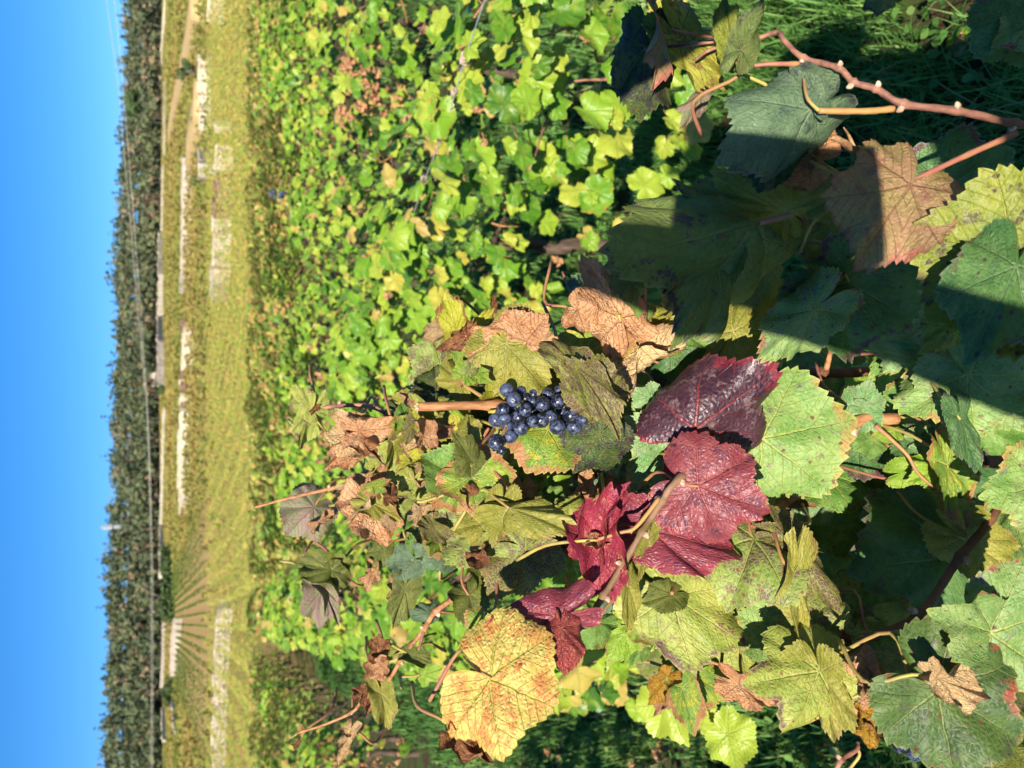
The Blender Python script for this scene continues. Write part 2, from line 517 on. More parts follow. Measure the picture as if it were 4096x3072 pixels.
BARK = plain_mat('old_bark', (0.05, 0.035, 0.025, 1), (0.13, 0.09, 0.065, 1), 30, 0.9, 0.15, 0.006, (1, 1, 0.25))
CANE = plain_mat('cane_bark', sc(205, 150, 100), sc(150, 98, 66), 60, 0.65, 0.3, 0.0008, (3, 3, 0.6))
CANEPINK = plain_mat('cane_pink', sc(190, 138, 112), sc(112, 72, 64), 60, 0.6, 0.3, 0.0012, (1, 1, .4))
CANEDARK = plain_mat('cane_dark', sc(140, 95, 65), sc(100, 66, 48), 50, 0.6, 0.3, 0.0008)
PETG = plain_mat('petiole_green', sc(190, 185, 95), sc(175, 130, 90), 40, 0.5, 0.35, 0.0002)
PETR = plain_mat('petiole_red', sc(175, 105, 95), sc(190, 150, 90), 30, 0.5, 0.35, 0.0002)
BUD = plain_mat('bud', sc(235, 210, 180), sc(160, 120, 95), 200, 0.8, 0.2, 0.0006)

# ------------------------------------------------------------------ vine leaf geometry
_TH = np.array([0, 10, 24, 38, 52, 66, 80, 94, 108, 126, 145, 160, 171, 180.0])
_RR = np.array([1.0, .93, .815, .87, .93, .85, .735, .77, .79, .72, .64, .55, .36, .10])


def leaf_geo(L=1.0, width=1.4, seed=0, N=188, rings=(.1, .22, .36, .5, .64, .77, .88, .95, 1.0), fold=.1, cup=0., wave=.06,
             crinkle=.015, rollx=0., rolly=0., lobed=0.0, teeth=.085, keep=True, lip=.06):
    g = np.random.default_rng(seed)
    th = np.linspace(-math.pi, math.pi, N)
    at = np.abs(np.degrees(th))
    rr = _RR.copy()
    rr[2] -= lobed * .22
    rr[6] -= lobed * .26
    rr[[1, 3, 5, 7]] -= lobed * .06
    base = np.interp(at, _TH, rr)
    k = np.ones(5) / 5
    if N > 60:
        base = np.convolve(np.pad(base, 2, mode='edge'), k, 'valid')
    base *= 1 + .05 * np.sin(th + g.uniform(0, 6)) + .04 * np.sin(2 * th + g.uniform(0, 6)) + .03 * np.sin(5 * th + g.uniform(0, 6))
    nt = 44
    ph = at / 180 * nt / 2 + .15 * np.sin(at * .2 + g.uniform(0, 6))
    saw = 1 - (ph % 1.0)
    big = np.where((np.floor(ph).astype(int) % 3) == 0, 1.35, .8)
    tooth = teeth * (saw - .45) * big * np.clip((178 - at) / 25, 0, 1)
    V = [np.zeros((1, 3))]
    E = [np.zeros(1)]
    for f in rings:
        r = base * f * (1 + tooth * (1.0 if f > .99 else (.35 if f > .93 else 0)))
        V.append(np.stack([r * np.cos(th), r * np.sin(th), np.zeros(N)], 1))
        E.append(np.full(N, f))
    V = np.vstack(V)
    E = np.concatenate(E)
    luv = V.copy()
    ws = width / 1.48
    x, y = V[:, 0].copy(), V[:, 1] * ws
    r = np.hypot(V[:, 0], V[:, 1])
    tt = np.arctan2(V[:, 1], V[:, 0])
    z = fold * np.abs(y) + cup * r ** 2
    z += wave * r ** 2 * (np.sin(3 * tt + g.uniform(0, 6)) + .7 * np.sin(7 * tt + g.uniform(0, 6)) + .35 * np.sin(13 * tt + g.uniform(0, 6)))
    z += lip * E ** 5 * np.sin(2 * tt + g.uniform(0, 6)) + .6 * lip * E ** 4 * np.sin(5 * tt + g.uniform(0, 6))
    for i in range(7):
        a = g.uniform(0, 6.28)
        fr = g.uniform(4, 13)
        z += crinkle * np.sin(fr * (x * math.cos(a) + y * math.sin(a)) + g.uniform(0, 6)) * (6 / fr) ** .5
    # valley along the five main veins
    for a in (0, R(50), -R(50), R(106), -R(106)):
        s = V[:, 0] * math.cos(a) + V[:, 1] * math.sin(a)
        p = V[:, 1] * math.cos(a) - V[:, 0] * math.sin(a)
        z -= .022 * np.exp(-(p / .07) ** 2) * np.clip(s * 3, 0, 1)
    if abs(rolly) > 1e-3:
        kk = rolly / max(.3, np.abs(y).max())
        a = kk * y
        y, z = np.sin(a) * (1 / kk - z), 1 / kk - np.cos(a) * (1 / kk - z)
    if abs(rollx) > 1e-3:
        kk = rollx
        a = kk * x
        x, z = np.sin(a) * (1 / kk - z), 1 / kk - np.cos(a) * (1 / kk - z)
    if keep and abs(rollx) > 1e-3:
        it = 1 + (len(rings) - 1) * N + N // 2
        tx, tz = x[it], z[it]
        l = math.hypot(tx, tz)
        c, s = tx / l, tz / l
        q = min(1.7, 1 / l)
        x, z = (x * c + z * s) * q, (-x * s + z * c) * q
        y = y * min(1.25, q)
    V = np.stack([x, y, z], 1) * L
    m = len(rings)
    i0 = np.arange(N - 1)
    F = [[0, 1 + int(i), 2 + int(i)] for i in i0]
    for j in range(m - 1):
        b0, b1 = 1 + j * N, 1 + (j + 1) * N
        F += np.stack([b0 + i0, b1 + i0, b1 + i0 + 1, b0 + i0 + 1], 1).tolist()
    return V, F, luv, E


def frame(J, T, roll, up=None):
    J, T = np.asarray(J, float), np.asarray(T, float)
    m = T - J
    L = np.linalg.norm(m)
    m /= L
    c = (CAM - (J + T) / 2) if up is None else np.asarray(up, float)
    n = c - m * (c @ m)
    n /= np.linalg.norm(n)
    b = np.cross(n, m)
    a = R(roll)
    n2 = n * math.cos(a) + b * math.sin(a)
    b2 = np.cross(n2, m)
    return L, m, b2, n2


# ------------------------------------------------------------------ the setting: ground, slope, road
def plot_mask(n, p):
    """one plot of the far slope: greener vines on bare orange soil"""
    d = n.new('ShaderNodeVectorMath', operation='DOT_PRODUCT')
    n.put(d.inputs[0], p)
    a = R(-15.7)
    n.put(d.inputs[1], (math.cos(a), -math.sin(a), 0.0))
    sp = n.new('ShaderNodeSeparateXYZ')
    n.put(sp.inputs[0], p)
    across = n.m('MULTIPLY', n.mr(d.outputs['Value'], -13, -10), n.mr(d.outputs['Value'], 11, 8))
    along = n.m('MULTIPLY', n.mr(sp.outputs[1], 66, 69), n.mr(sp.outputs[1], 190, 180))
    return n.m('MULTIPLY', across, along)


def ground_mat():
    mt = bpy.data.materials.new('ground')
    n = NT(mt)
    g = n.new('ShaderNodeNewGeometry')
    p = g.outputs['Position']
    sp = n.new('ShaderNodeSeparateXYZ')
    n.put(sp.inputs[0], p)
    f1 = n.noise(p, 5.0, 6.0, 0.65)
    near = n.mix(n.mr(f1, 0.4, 0.62), (0.055, 0.038, 0.022, 1), (0.05, 0.085, 0.02, 1))
    st = n.vm('MULTIPLY', p, (0.018, 0.05, 0.05))
    f2 = n.noise(st, 1.0, 6.0, 0.7)
    far = n.mix(n.mr(f2, 0.38, 0.62), (0.3, 0.2, 0.065, 1), (0.2, 0.2, 0.045, 1))
    f3 = n.noise(p, 0.5, 4.0, 0.75)
    far = n.mix(n.m('MULTIPLY', n.mr(f3, 0.42, 0.7), 0.55), far, (0.3, 0.17, 0.07, 1))
    far = n.mix(plot_mask(n, p), far, (0.33, 0.22, 0.085, 1))
    far = n.mix(n.mr(sp.outputs[1], 415, 430), far, (0.035, 0.045, 0.02, 1))
    col = n.mix(n.mr(sp.outputs[1], 10, 26), near, far)
    n.finish(col, 0.95, 0.1, n.bump(f1, 0.03, 0.7))
    return mt


ys = np.concatenate([np.linspace(-8, 60, 60), np.linspace(62, 760, 150)])
xs = np.concatenate([np.linspace(-420, -26, 60), np.linspace(-25, 25, 60), np.linspace(26, 420, 60)])
gx, gy = np.meshgrid(xs, ys)
gz = terrain(gx, gy)
small = 0.015 * np.sin(gx * 5.1) * np.sin(gy * 4.3) * (gy < 25)
V = np.stack([gx, gy, gz + small], 2).reshape(-1, 3)
nx = len(xs)
F = [[j * nx + i, j * nx + i + 1, (j + 1) * nx + i + 1, (j + 1) * nx + i] for j in range(len(ys) - 1) for i in range(nx - 1)]
obj('ground', mesh('ground', V, F, ground_mat()), kind='structure')


def strip_on_ground(name, pts, width, mat, lift=0.06, **tags):
    pts = spline([np.array(p) for p in pts], 8)
    V, F = [], []
    for i, p in enumerate(pts):
        t = pts[min(i + 1, len(pts) - 1)] - pts[max(i - 1, 0)]
        s = np.array([t[1], -t[0], 0]) / (np.hypot(t[0], t[1]) + 1e-9)
        for k, lf in ((-.62, -.3), (-.5, lift), (.5, lift), (.62, -.3)):      # banked sides, flat top
            q = p + s * width * k
            lf = lf if 0 < i < len(pts) - 1 else -.3
            V.append([q[0], q[1], float(terrain(q[0], q[1])) + lf])
        if i:
            F += [[4 * i - 4 + j, 4 * i - 3 + j, 4 * i + 1 + j, 4 * i + j] for j in range(3)]
    return obj(name, mesh(name, V, F, mat), **tags)


STONE_ROAD = plain_mat('road_gravel', (0.62, 0.52, 0.34, 1), (0.72, 0.62, 0.43, 1), 0.6, 0.95, 0.1, 0.02)
strip_on_ground('road', [on_ground('T', 548, -60, 1.0), on_ground('T', 540, 60, 1.0), on_ground('T', 525, 250, 1.0), on_ground('T', 503, 430, 1.0), on_ground('T', 488, 540, 1.0)], 11.0, STONE_ROAD, 1.15, kind='structure')
DIRT = plain_mat('path_dirt', (0.42, 0.29, 0.12, 1), (0.5, 0.36, 0.17, 1), 0.8, 0.95, 0.1, 0.02)
strip_on_ground('path', [on_ground('T', 712, -20, 1.0), on_ground('T', 690, 150, 1.0), on_ground('T', 650, 400, 1.0), on_ground('T', 600, 620, 1.0), on_ground('T', 560, 830, 1.0)], 3.4, DIRT, 1.15, kind='structure')
strip_on_ground('path', [on_ground('T', 732, 560, 1.0), on_ground('T', 715, 720, 1.0), on_ground('T', 672, 950, 1.0)], 3.4, DIRT, 1.15, kind='structure')

# ------------------------------------------------------------------ dry-stone walls on the far slope
WALLW = plain_mat('limestone_pale', (0.46, 0.39, 0.28, 1), (0.64, 0.56, 0.43, 1), 0.7, 0.95, 0.1, 0.08)
WALLG = plain_mat('limestone_grey', (0.34, 0.28, 0.22, 1), (0.52, 0.45, 0.37, 1), 0.8, 0.95, 0.1, 0.08)
WALLB = plain_mat('brown_stone', (0.16, 0.09, 0.07, 1), (0.3, 0.2, 0.15, 1), 0.8, 0.95, 0.1, 0.08)


def wall(c, pts, mat, label, name='stone_wall', cat='stone wall', group='stone walls on the far slope', thick=0.7, rag=0.05):
    """pts: (x_top, x_bottom, y) in crop pixels; the base stands on the slope, courses of uneven height along the top"""
    base = [on_ground(c, xb, y, 0.75) for xt, xb, y in pts]        # the vines in front hide the lowest metre
    hs = [abs(xb - xt) / CROPS[c][2] / FPX * np.linalg.norm(b - CAM) for (xt, xb, y), b in zip(pts, base)]
    hs = [h_ * .62 + 0.74 for h_ in hs]
    L = np.cumsum([0] + [np.linalg.norm(base[i + 1] - base[i]) for i in range(len(base) - 1)])
    nseg = int(max(5, min(110, L[-1] / .9)))
    t = np.linspace(0, L[-1], nseg + 1)
    bp = np.stack([np.interp(t, L, [b[k] for b in base]) for k in range(3)], 1)
    hh = np.interp(t, L, hs)
    o0 = base[0]
    boxes, cop = [], []
    g = np.random.default_rng(int(o0[0] * 10) % 9999)
    for i in range(nseg):
        p, q = bp[i], bp[i + 1]
        h = hh[i] * (1 + rag * g.normal())
        d = q - p
        s = np.array([d[1], -d[0], 0])
        s /= np.linalg.norm(s) + 1e-9
        th = thick * (1 + .1 * g.normal())
        for hb, ht, w, dst in ((-.5, h * .86, th, boxes), (h * .86, h, th * 1.12, cop)):
            v = []
            for e in (p, q - d * .02):
                for k in (-.5, .5):
                    for zz in (hb, ht):
                        v.append(e + s * w * k + np.array([0, 0, zz]) - o0)
            f = [[0, 1, 3, 2], [4, 6, 7, 5], [0, 4, 5, 1], [2, 3, 7, 6], [1, 5, 7, 3], [0, 2, 6, 4]]
            dst.append((np.array(v), f))
    w = thing(name, o0, label, cat, group)
    for nm, lst in (('masonry', boxes), ('coping', cop)):
        v, f = join(lst)
        obj(nm, mesh(nm, v, f, mat, smooth_=False), w)
    return w


wall('T', [(838, 868, 742), (838, 866, 792)], WALLW, 'short pale wall stub left of the dark hedge gap in the long lower wall')
wall('T', [(832, 872, 890), (830, 874, 1045)], WALLW, 'bright white length of the lowest wall beside the hedge gap')
wall('T', [(825, 876, 1047), (815, 866, 1310)], WALLB, 'brown-stained middle length of the lowest long wall')
wall('T', [(815, 864, 1312), (812, 862, 1659), (815, 840, 1790)], WALLG, 'greyish white far end of the lowest long wall')
wall('T', [(735, 768, 345), (733, 765, 410)], WALLW, 'white wall stub beside the small round tree')
wall('T', [(735, 765, 432), (738, 765, 620), (742, 758, 770)], WALLW, 'thin white wall running from the round tree past the shrubs')
wall('T', [(735, 752, 905), (740, 770, 1020), (745, 770, 1080)], WALLG, 'thin grey wall between the two small shrubs')
wall('T', [(638, 670, 950), (632, 665, 1200), (628, 655, 1659), (622, 648, 1760)], WALLG, 'long thin grey-white wall in the middle of the slope')
wall('T', [(535, 550, 500), (528, 550, 700), (528, 548, 935)], WALLG, 'thin pale wall below the bend of the road')
wall('T', [(520, 540, 1000), (512, 532, 1390)], WALLG, 'thin pale wall continuing below the wood')
wall('T', [(495, 528, 1410), (488, 536, 1659), (485, 538, 1900)], WALLW, 'broad white wall under the wood edge')
wall('U', [(485, 530, 380), (480, 540, 560), (478, 545, 820)], WALLG, 'tall greyish tan wall under the wood edge')
wall('T', [(440, 468, 1160), (420, 472, 1350), (420, 468, 1659), (425, 465, 1800)], WALLG, 'highest ragged grey wall against the trees')
wall('U', [(440, 480, 730), (432, 465, 930)], WALLG, 'short ragged wall high against the trees')
wall('U', [(638, 678, 478), (628, 668, 715)], WALLW, 'bright white wall length at the start of the straight long wall')
wall('U', [(628, 658, 772), (622, 650, 800)], WALLW, 'small white block between two dark gaps of the long wall')
wall('U', [(620, 660, 875), (618, 658, 928)], WALLW, 'short white block beside the dark gate gap')
wall('U', [(618, 662, 965), (608, 655, 1200), (606, 645, 1425)], WALLW, 'longest bright white length of the straight wall')
wall('U', [(612, 660, 1455), (616, 648, 1585)], WALLW, 'last white length of the straight wall, its end rounded off')
for a, b in ((430, 474), (722, 768), (803, 872), (932, 962)):
    wall('U', [(628, 660, a), (625, 658, b)], WALLB, {430: 'dark brown stub before the straight white wall', 722: 'dark brown gap filling in the straight white wall', 803: 'long dark brown filling in the straight white wall', 932: 'narrow dark brown gate in the straight white wall'}[a])
wall('U', [(522, 548, 960), (512, 540, 1300), (502, 532, 1659), (492, 552, 1950), (490, 552, 1975)], WALLW, 'very long cream wall under the wood, reaching the dark bush')
wall('V', [(532, 552, 760), (530, 555, 960), (520, 550, 1160)], WALLG, 'thin white wall beyond the cream wall end')
wall('V', [(528, 558, 1285), (530, 568, 1490)], WALLW, 'white wall high on the slope by the picture bottom')
wall('V', [(600, 632, 742), (582, 625, 870), (578, 618, 1080)], WALLG, 'pinkish white wall above the striped vine rows')
wall('V', [(590, 615, 1250), (598, 620, 1340), (602, 625, 1440)], WALLG, 'broken low wall above the vines by the picture bottom')
wall('V', [(880, 896, 640), (862, 884, 820), (852, 872, 1000), (846, 864, 1300), (840, 858, 1659)], WALLG, 'long grey-pink wall below the striped vine rows')
wall('T', [(790, 830, -40), (795, 825, 135)], WALLW, 'short bright wall at the top edge of the picture')
wall('T', [(440, 466, -30), (430, 455, 250), (425, 445, 520)], WALLG, 'pale wall along the wood above the road')

# ------------------------------------------------------------------ wood on the hill, single trees, hedge, mast, cables
def foliage_mat(name, stops, trans=0.15):
    mt = bpy.data.materials.new(name)
    n = NT(mt)
    col = n.ramp(rnd_value(n), stops)
    n.finish(col, 0.8, 0.15, None, trans)
    return mt


WOODM = foliage_mat('wood_foliage', [(0.0, (0.075, 0.1, 0.055, 1)), (0.45, (0.115, 0.14, 0.07, 1)), (0.8, (0.17, 0.19, 0.085, 1)), (0.95, (0.23, 0.19, 0.1, 1)), (1.0, (0.28, 0.2, 0.13, 1))])
TREEM = foliage_mat('tree_foliage', [(0.0, (0.05, 0.09, 0.035, 1)), (1.0, (0.11, 0.16, 0.055, 1))])
TRUNKM = plain_mat('trunk_grey', (0.14, 0.11, 0.09, 1), (0.3, 0.26, 0.22, 1), 1.5, 0.9, 0.1, 0.02)


def quads(C, size, g, centre=None):
    """leaf-clump faces of the given size round centres C"""
    n = len(C)
    a = g.normal(size=(n, 3))
    a[:, 2] *= .6
    a /= np.linalg.norm(a, axis=1)[:, None]
    if centre is not None:                       # faces lie on the crown's skin, so that crowns shade as volumes
        nn = C - centre
        nn = nn / (np.linalg.norm(nn, axis=1)[:, None] + 1e-9) + g.normal(0, .45, (n, 3))
        a = np.cross(nn, g.normal(size=(n, 3)))
        a /= np.linalg.norm(a, axis=1)[:, None]
        b = np.cross(nn, a)
    else:
        b = np.cross(a, g.normal(size=(n, 3)))
    b /= np.linalg.norm(b, axis=1)[:, None]
    s = (size * g.uniform(.6, 1.3, n))[:, None]
    c = np.cross(a, b)
    V = np.stack([C - a * s, C - b * s * .7 + c * s * .2, C + a * s, C + b * s * .7 + c * s * .2], 1).reshape(-1, 3)
    F = np.arange(4 * n).reshape(-1, 4)
    return V, F


def crown_points(kind, n, h, w, g):
    if kind == 'conifer':
        t = g.uniform(0, 1, n) ** 1.4
        r = w * (1 - t) * (.55 + .45 * np.abs(np.sin(t * 22))) * g.uniform(.5, 1, n) ** .5
        a = g.uniform(0, 6.28, n)
        return np.stack([r * np.cos(a), r * np.sin(a), h * (.12 + .88 * t)], 1)
    k = 7
    cc = np.stack([g.normal(0, w * .42, k), g.normal(0, w * .42, k), g.uniform(.45, .85, k) * h], 1)
    i = g.integers(0, k, n)
    d = g.normal(size=(n, 3))
    d /= np.linalg.norm(d, axis=1)[:, None]
    return cc[i] + d * (w * .5 * g.uniform(.6, 1.0, n)[:, None]) * np.array([1, 1, .9])


g = np.random.default_rng(3)
VV, FF, LR, off = [], [], [], 0
TV = []
for k in range(3000):
    y = 428 + 190 * g.uniform() ** 1.25
    x = g.uniform(-360, 360) * (y / 620) ** .5
    if abs(x) / y > .58:
        continue
    z = float(terrain(x, y))
    kind = 'conifer' if g.uniform() < .3 else 'broad'
    h = g.uniform(6.5, 13) if kind == 'broad' else g.uniform(7, 14)
    h *= 1 + .3 * math.sin(x * .047 + 1) * math.sin(x * .019 + y * .03) + .12 * math.sin(x * .21)
    w = h * (.38 if kind == 'broad' else .24)
    cp = crown_points(kind, 46 if y < 470 else 30, h, w, g) + np.array([x, y, z])
    v, f = quads(cp, 1.15, g, np.array([x, y, z + h * .45]))
    VV.append(v)
    FF.append(f + off)
    off += len(v)
    tone = np.clip(g.normal(.42, .3) - (.15 if kind == 'conifer' else 0), 0, .99)
    LR.append(np.repeat(np.clip(tone + g.normal(0, .05, len(cp)), 0, .999), 4))
    if y < 450:
        TV.append(tube([[x, y, z - .5], [x + g.normal() * .3, y, z + h * .7]], [.22, .1], 5))
wood = obj('forest', mesh('forest', np.vstack(VV), np.vstack(FF), WOODM, lr=np.concatenate(LR), smooth_=False), kind='stuff')
wood['label'] = 'dark green autumn wood covering the hilltop under the sky'
wood['category'] = 'forest'
v, f = join(TV)
obj('tree_trunks', mesh('tree_trunks', v, f, TRUNKM), wood, kind='stuff')


def tree(c, xb, yb, h, w, kind, label, n=420, size=.5, mat=None, name='tree', dist=None, lift=0.0, group=None):
    p = on_ground(c, xb, yb, .5)
    q_ = np.linalg.norm(p - CAM) / CROPS[c][2] / FPX            # picture size -> metres at that distance
    h, w = h * q_, w * q_
    t = thing(name, p, label, 'tree', group)
    size = w * .13
    gg = np.random.default_rng(int(abs(p[0]) * 7) + 5)
    cp = crown_points(kind, n, h, w, gg)
    v, f = quads(cp, size, gg, np.array([0, 0, h * .6]))
    obj('crown', mesh('crown', v, f, mat or TREEM, lr=np.repeat(gg.uniform(0, .99, len(cp)), 4), smooth_=False), t)
    tr = [tube([[0, 0, -.4], [gg.normal() * .1, 0, h * .35], [gg.normal() * .3, 0, h * .7]], [h * .03, h * .022, h * .008], 7)]
    for q in range(5):
        a = gg.uniform(0, 6.28)
        tr.append(tube([[0, 0, h * .3], [math.cos(a) * w * .3, math.sin(a) * w * .3, h * .5], [math.cos(a) * w * .6, math.sin(a) * w * .6, h * .68]], [h * .014, h * .01, h * .004], 5))
    vv, ff = join(tr)
    obj('trunk', mesh('trunk', vv, ff, TRUNKM), t)
    return t


tree('T', 745, 440, 135, 50, 'broad', 'small round dark green tree standing alone on the slope', 700)
tree('T', 752, 725, 70, 36, 'broad', 'faint green shrub beside the thin white wall, nearest the round tree', 260)
tree('T', 755, 925, 60, 36, 'broad', 'low green shrub between two thin wall lengths', 240)
tree('T', 748, 1095, 68, 40, 'broad', 'low green shrub at the end of the thin grey wall', 260)
tree('T', 480, 575, 62, 42, 'broad', 'yellowish broad tree where the road meets the wood', 600)
tree('T', 475, 640, 140, 66, 'broad', 'bright green rounded tree at the wood edge by the road', 900)
tree('U', 555, 845, 62, 34, 'broad', 'dark bush at the end of the tall tan wall', 420)
tree('V', 555, 665, 52, 30, 'broad', 'dark bush at the rounded end of the cream wall', 420)
tree('V', 612, 1170, 60, 60, 'broad', 'dark green clump of bushes between two pale walls', 700)
tree('V', 880, 130, 85, 42, 'broad', 'hazy green bush alone in the vines', 380)
for c, x, y, lab in (('U', 330, 435, 'pointed conifer rising sharply from the middle of the skyline'), ('T', 350, 848, 'pointed dark conifer rising above the skyline near the round tree'), ('T', 340, 600, 'tall dark conifer where the cables cross the skyline'), ('V', 270, 60, 'dark conifer beside the white mast'), ('V', 260, 1095, 'dark spreading conifer on the skyline by the picture bottom')):
    dd = ray(*px(c, x, y))
    t = 596 / dd[1]
    q = CAM + dd * t
    xx, yy = float(q[0]), 596.0
    zz = float(terrain(xx, yy))
    tt = thing('conifer_tree', (xx, yy, zz), lab, 'tree', 'conifers on the skyline')
    gg = np.random.default_rng(int(y) + 3)
    cp = crown_points('conifer', 600, 14.5, 4.2, gg)
    v, f = quads(cp, .9, gg)
    obj('crown', mesh('crown', v, f, WOODM, lr=np.repeat(gg.uniform(0, .4, len(cp)), 4), smooth_=False), tt)
    vv, ff = tube([[0, 0, -1], [0, 0, 13]], [.3, .05], 7)
    obj('trunk', mesh('trunk', vv, ff, TRUNKM), tt)

# dark hedge above the striped rows
h0, h1 = on_ground('V', 615, 300), on_ground('V', 618, 720)
cp = []
for k in range(1500):
    t = g.uniform()
    b = h0 + (h1 - h0) * t
    cp.append(b + np.array([g.normal() * .8, g.normal() * .8, g.uniform(.1, 2.6)]) - h0)
v, f = quads(np.array(cp), .5, g)
hd = thing('hedge', h0, 'long dark clipped hedge above the striped vine rows', 'hedge')
obj('foliage', mesh('foliage', v, f, TREEM, lr=np.repeat(g.uniform(0, .5, len(cp)), 4), smooth_=False), hd)
cp = []
h0, h1 = on_ground('T', 868, 796), on_ground('T', 868, 886)
for k in range(240):
    t = g.uniform()
    b = h0 + (h1 - h0) * t
    cp.append(b + np.array([g.normal() * .2, g.normal() * .2, g.uniform(.1, .8)]) - h0)
v, f = quads(np.array(cp), .18, g)
hd = thing('hedge', h0, 'short dark hedge filling the gap in the lowest wall', 'hedge')
obj('foliage', mesh('foliage', v, f, TREEM, lr=np.repeat(g.uniform(0, .5, len(cp)), 4), smooth_=False), hd)

# white mast on the skyline
WHITE = plain_mat('white_panels', (0.3, 0.32, 0.33, 1), (0.4, 0.41, 0.42, 1), 2, 0.5, 0.4, 0)
MY = 480.0
zat = lambda x: (CAM + ray(*px('V', x, 165)) * (MY / ray(*px('V', x, 165))[1]))[2]
mx_ = float((CAM + ray(*px('V', 250, 165)) * (MY / ray(*px('V', 250, 165))[1]))[0])
mz = float(terrain(mx_, MY))
ms = thing('radio_mast', (mx_, MY, mz), 'white radio mast with two tiers of antenna panels above the wood', 'mast')
v, f = tube([[0, 0, -1], [0, 0, zat(158) - mz]], [.45, .3], 10)
obj('pole', mesh('pole', v, f, WHITE), ms)
for x0, x1, rr_ in ((172, 232, .9), (242, 290, .8)):
    zc, hh = (zat(x0) + zat(x1)) / 2 - mz, abs(zat(x0) - zat(x1)) / 2
    for k in range(6):
        a = k * math.pi / 3
        c0 = np.array([math.cos(a) * rr_, math.sin(a) * rr_, zc])
        s = np.array([-math.sin(a), math.cos(a), 0]) * rr_ * .42
        d = np.array([math.cos(a), math.sin(a), 0]) * .25
        v = [c0 + i * s + j * d + np.array([0, 0, kz * hh]) for i in (-1, 1) for j in (-1, 1) for kz in (-1, 1)]
        obj('antenna_panel', mesh('antenna_panel', v, [[0, 1, 3, 2], [4, 6, 7, 5], [0, 4, 5, 1], [2, 3, 7, 6], [1, 5, 7, 3], [0, 2, 6, 4]], WHITE, smooth_=False), ms)

# power cables hanging across the valley
CABLE = plain_mat('cable_alloy', (0.5, 0.48, 0.42, 1), (0.6, 0.57, 0.5, 1), 1, 0.5, 0.4, 0)
cabs = [([('T', 120, -600), ('T', 190, 0), ('T', 265, 550), ('T', 295, 900), ('T', 340, 1400), ('U', 400, 600), ('U', 435, 1000), ('U', 455, 1659), ('V', 472, 600), ('V', 470, 1700)], 'upper power cable strung across the sky and wood'),
        ([('T', 170, -600), ('T', 238, 0), ('T', 290, 520), ('T', 312, 800), ('T', 345, 1200), ('U', 412, 600), ('U', 440, 1000), ('U', 462, 1659), ('V', 482, 600), ('V', 480, 1700)], 'lower power cable strung below the other one across the wood')]
for pts, lab in cabs:
    W3 = []
    for i, (c, x, y) in enumerate(pts):
        t = i / (len(pts) - 1)
        W3.append(CAM + ray(*px(c, x, y)) * (150 + 190 * t))
    v, f = tube(spline(W3, 6), .06, 5)
    o = obj('power_cable', mesh('power_cable', v - W3[0], f, CABLE), loc=W3[0])
    o['label'] = lab
    o['category'] = 'cable'
    o['group'] = 'power cables'

# ------------------------------------------------------------------ vine rows
ROWAZ = R(-15.7)
RD = np.array([math.sin(ROWAZ), math.cos(ROWAZ), 0])
RN = np.array([math.cos(ROWAZ), -math.sin(ROWAZ), 0])
SPACING = 1.42
P0 = 0.02


def rowpt(s, p, z=0.0):
    q = RD * s + RN * p
    return np.array([q[0], q[1], z + float(terrain(q[0], q[1]))])


# far rows (ribbons of foliage, each row its own line; a mass nobody could count plant by plant)
def far_rows_mat():
    mt = bpy.data.materials.new('far_vines')
    n = NT(mt)
    gm = n.new('ShaderNodeNewGeometry')
    p = gm.outputs['Position']
    rv = rnd_value(n)
    plot = n.noise(n.vm('MULTIPLY', p, (0.016, 0.03, 0.03)), 1.0, 3.0, 0.6)
    col = n.mix(n.mr(plot, 0.4, 0.6), (0.19, 0.22, 0.045, 1), (0.32, 0.245, 0.07, 1))
    col = n.mix(n.m('MULTIPLY', n.mr(rv, 0.55, 1.0), 0.5), col, (0.34, 0.2, 0.085, 1))
    col = n.mix(n.m('MULTIPLY', n.mr(rv, 0.35, 0.0), 0.4), col, (0.09, 0.14, 0.03, 1))
    n.finish(n.mix(plot_mask(n, p), col, (0.11, 0.15, 0.035, 1)), 0.9, 0.1, None, 0.15)
    return mt


FARV = far_rows_mat()
VV, FF, LR, off = [], [], [], 0
g = np.random.default_rng(11)
for k in list(range(-130, 330)) + [q + .5 for q in range(-12, 10)]:      # the plot below the hedge has neat narrow rows
    p = P0 + k * SPACING * 1.25 if k == int(k) else P0 + .4 + (k - .5) * SPACING * .74
    s = np.arange(55, 412, 2.6)
    pts = RD[None, :] * s[:, None] + RN[None, :] * p
    keep = (np.abs(pts[:, 0]) / pts[:, 1] < .56) & (pts[:, 1] > 58) & (pts[:, 1] < 412)
    hole = np.sin(pts[:, 1] * .045 + .6 * np.sin(pts[:, 0] * .02)) > .93
    keep &= ~hole
    inplot = (pts[:, 1] > 67) & (pts[:, 1] < 185) & (-12 < p < 10)
    neat = k != int(k)
    keep &= inplot if neat else ~inplot
    pts = pts[keep]
    if len(pts) < 4:
        continue
    for rep in range(11):
        c = pts + RN[None, :] * g.normal(0, .04 if neat else .11, (len(pts), 1)) + RD[None, :] * g.uniform(-1.3, 1.3, (len(pts), 1))
        if rep > 6:
            c = c[c[:, 1] < 170]
        if not len(c):
            continue
        c[:, 2] = terrain(c[:, 0], c[:, 1]) + g.uniform(.25, .95, len(c))
        v, f = quads(c, np.clip(.12 + .0014 * c[:, 1], .2, .45) * (.5 if neat else 1), g)
        VV.append(v)
        FF.append(f + off)
        off += len(v)
        LR.append(np.repeat(g.uniform(0, .999, len(c)), 4))
print('far quads', off // 4)
fv = obj('far_vineyard', mesh('far_vineyard', np.vstack(VV), np.vstack(FF), FARV, lr=np.concatenate(LR), smooth_=False), kind='stuff')
fv['label'] = 'yellow and brown vineyard rows covering the far slope'
fv['category'] = 'vineyard'

